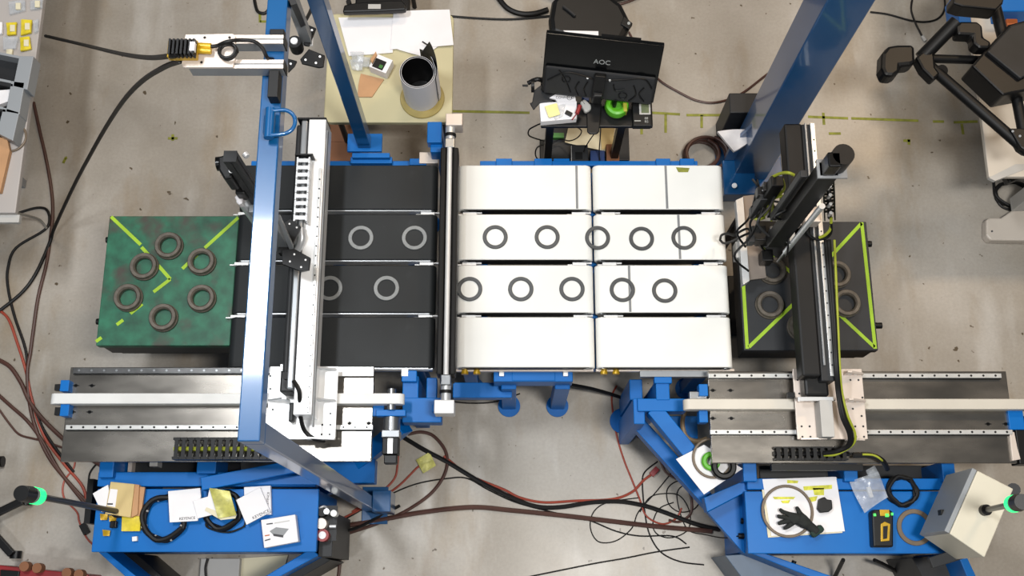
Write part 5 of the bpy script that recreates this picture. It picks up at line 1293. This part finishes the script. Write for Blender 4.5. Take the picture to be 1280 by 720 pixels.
# front bits
tg = thing('red_tagged_tool', 'red handled black tool below the front edge of right base', 'tool', at(990, 715, .3))
part('handle', MB().cyl(at(988, 712, .32), at(991, 722, .32), .016, 12), red, tg, sm=True)
part('shaft', MB().cyl(at(993, 701, .33), at(989, 712, .32), .012, 10), black, tg, sm=True)
cable([(1093, 700, .2), (1110, 708, .1), (1134, 722, .02)], .010, cable_black, 'black cable slanting below the right base front')
cable([(1054, 700, .3), (1048, 712, .15), (1042, 724, .05)], .011, cable_black, 'black strap hanging below the right base front')
solo('floor_paper', MB().sheet([(300, 698), (360, 694), (352, 722), (298, 722)], .012, .002, .003), paper_warm, 'cream paper on the floor in front of the left base', 'paper')
solo('floor_box', MB().pr(250, 698, 299, 724, .06, 0), grey_light, 'grey flat box on the floor in front of left base', 'box', bevel=.004)
cable([(260, 698), (257, 710), (258, 724)], .007, cable_black, 'dark cable beside the flat grey floor box', z=.068)

# ---------------------------------------------------------------- lower left corner
oc = thing('swivel_chair', 'black swivel chair base cut by the left picture edge', 'chair', at(-14, 650, 0))
a = at(-14, 652, 0)
part('seat_pad', MB().lathe([(0, .50), (.10, .50), (.118, .48), (.12, .45), (.10, .43), (0, .43)], at(-12, 640, 0), 28), black, oc, 0, True)
part('column', MB().cyl((a.x, a.y, .08), (a.x, a.y, .43), .03, 14), black_metal, oc, sm=True)
for i in range(5):
    t = .55 + 2 * PI * i / 5; e = a + Vector((.24 * math.cos(t), .24 * math.sin(t) - .02, 0))
    part('base_arm', MB().bar((a.x, a.y, .08), (e.x, e.y, .075), .04, .03), black, oc, .006)
    part('caster', MB().cyl((e.x, e.y - .02, .03), (e.x, e.y + .02, .03), .03, 16), black, oc, sm=True)
solo('caster_wheel', MB().cyl(at(-2, 577, .03), at(4, 577, .03), .03, 16), black, 'black wheel at the left edge above the swivel chair', 'wheel', sm=True)
rc_ = thing('red_cart', 'red steel frame with round brown knobs at the bottom left', 'cart', at(40, 722, 0))
part('top_rail', MB().pp([(-4, 706), (30, 710), (110, 718), (110, 732), (-4, 732)], .20, .0), red, rc_, .006)
part('tray', MB().pp([(0, 712), (24, 714), (22, 730), (0, 730)], .215, .2005), black, rc_, .003)
for x, y in ((31, 708), (47, 710), (84, 716), (99, 718)):
    a = at(x, y, .24); part('knob', MB().cyl((a.x, a.y, .2), (a.x, a.y, .25), .025, 16), rust_card, rc_, sm=True)

# ---------------------------------------------------------------- upper right corner
zd = .74
dk = thing('white_desk', 'white bench with pale feet along the right picture edge', 'desk', at(1260, 150, 0))
xd = at(1222, 110, zd).x; yd0 = at(1240, 221, zd).y
part('desktop', MB().box((xd, yd0, zd - .03), (xd + .9, 3.9, zd)), mat('desk_white', (196, 188, 176), .45, 0, .03, 3), dk, .004)
part('edge_trim', MB().pp([(1236, 222), (1270, 205), (1280, 205), (1280, 212), (1244, 226)], zd + .004, zd - .02), grey_light, dk)
f0 = at(1238, 287, .07)
part('foot', MB().pp([(1233, 274), (1238, 272), (1252, 272), (1285, 250), (1300, 250), (1300, 301), (1238, 300), (1233, 294)], .07, .0), mat('warm_white_steel', (196, 186, 174), .45, 0, .03), dk, .01)
part('foot_screw', MB().cyl(at(1240, 289, .07), at(1240, 289, .073), .006, 8), black, dk)
part('column', MB().box((xd + .42, yd0 + .05, .07), (xd + .5, yd0 + .13, zd - .03)), grey_light, dk, .004)
solo('blue_tray', MB().pr(1197, -10, 1212, 28, .76, .60), blue, 'blue bracket at the top of the white bench edge', 'bracket', bevel=.004)
solo('blue_case', MB().pr(1250, -20, 1290, 14, zd + .14, zd + .0), blue, 'bright blue case at the top right corner', 'case', bevel=.006)
rg = thing('tripod_rig', 'black tubular camera stand with rounded feet over the white bench', 'stand', at(1200, 120, 0))
zr = 1.12
hub = at(1151, 73, zr)
def rod(p, q, r, nm='tube'):
    return part(nm, MB().cyl(p, q, r, 14), black_metal, rg, sm=True)
j1 = at(1196, 27, zr + .1); j2 = at(1225, 75, zr - .02); j3 = at(1285, 190, zr + .06); j4 = at(1246, 22, zr); j5 = at(1278, 160, zr + .04)
rod(hub, j1, .035); rod(hub, j2, .022); rod(hub, j3, .028); rod(at(1242, 0, zr), at(1254, 48, zr), .028); rod(at(1268, 108, zr), at(1279, 165, zr), .026)
part('hub', MB().pp([(1145, 71), (1157, 60), (1168, 66), (1170, 84), (1176, 92), (1167, 100), (1153, 86)], zr + .04, zr - .03), black, rg, .012)
part('clamp', MB().cyl(at(1170, 92, zr - .03), at(1178, 88, zr + .03), .03, 14), black, rg, sm=True)
ft = part('rounded_foot', MB().pp([(1102, 84), (1103, 66), (1110, 57), (1122, 55), (1142, 55), (1144, 60), (1145, 78), (1138, 81), (1126, 82), (1125, 90), (1118, 95), (1106, 94)], zr + .06, zr - .04), black, rg, .02)
part('rounded_foot', MB().pp([(1196, 31), (1200, 26), (1222, 26), (1229, 32), (1230, 46), (1240, 52), (1238, 60), (1224, 60), (1217, 54), (1216, 44), (1197, 43)], zr + .12, zr + .04), black, rg, .014)
part('battery_box', MB().pp([(1215, 82), (1232, 62), (1262, 30), (1300, 20), (1300, 110), (1262, 117), (1254, 119)], zr + .10, zr - .05), black, rg, .01)
part('battery_lid', MB().pp([(1234, 64), (1264, 32), (1300, 22), (1300, 84), (1276, 98)], zr + .125, zr + .1005), dark_grey, rg, .006)
part('upper_box', MB().pp([(1192, -6), (1256, -6), (1254, 4), (1246, 12), (1204, 8), (1192, 4)], zr + .12, zr + .02), black, rg, .008)
part('post', MB().cyl(at(1262, 70, zd + .001), at(1262, 70, zr - .05), .03, 14), black_metal, rg, sm=True)
part('corner_joint', MB().pp([(1262, 160), (1285, 160), (1285, 190), (1276, 184)], zr + .09, zr + .03), black, rg, .006)
for x, y in ((1266, 164), (1275, 170)):
    part('screw', MB().cyl(at(x, y, zr + .09), at(x, y, zr + .094), .006, 8), grey, rg)
solo('orange_part', MB().pr(1258, 18, 1272, 31, zd + .06, zd + .001), orange, 'orange block on the white bench at top right', 'block', bevel=.004)
solo('yellow_sticker', MB().pr(1276, 104, 1284, 118, zd + .02, zd + .001), yellow, 'yellow pad on the white bench at the right edge', 'pad', bevel=.002)
cable([(1238, 8, zd + .01), (1250, 12, zd + .01), (1262, 20, zd + .01), (1284, 18, zd + .01)], .006, cable_black, 'thin black lead on the white bench top')
coil(1264, 244, .0, .10, .009, 4, cable_black, 'bundle of black cables on the floor below the white bench', sq=.75)
cable([(1242, 228), (1244, 245), (1252, 258), (1266, 262), (1278, 255), (1284, 240)], .008, cable_black, 'outer black cable of the bundle below the white bench')
solo('power_brick', MB().bar(at(1254, 222, .5), at(1290, 205, .5), .09, .06), black, 'black power brick hanging under the white bench end', 'adapter', bevel=.01)
solo('cable_plug', MB().cyl(at(1153, 45, .012), at(1157, 51, .012), .012, 10), grey_light, 'pale plug at the end of the looping black cable', 'plug')
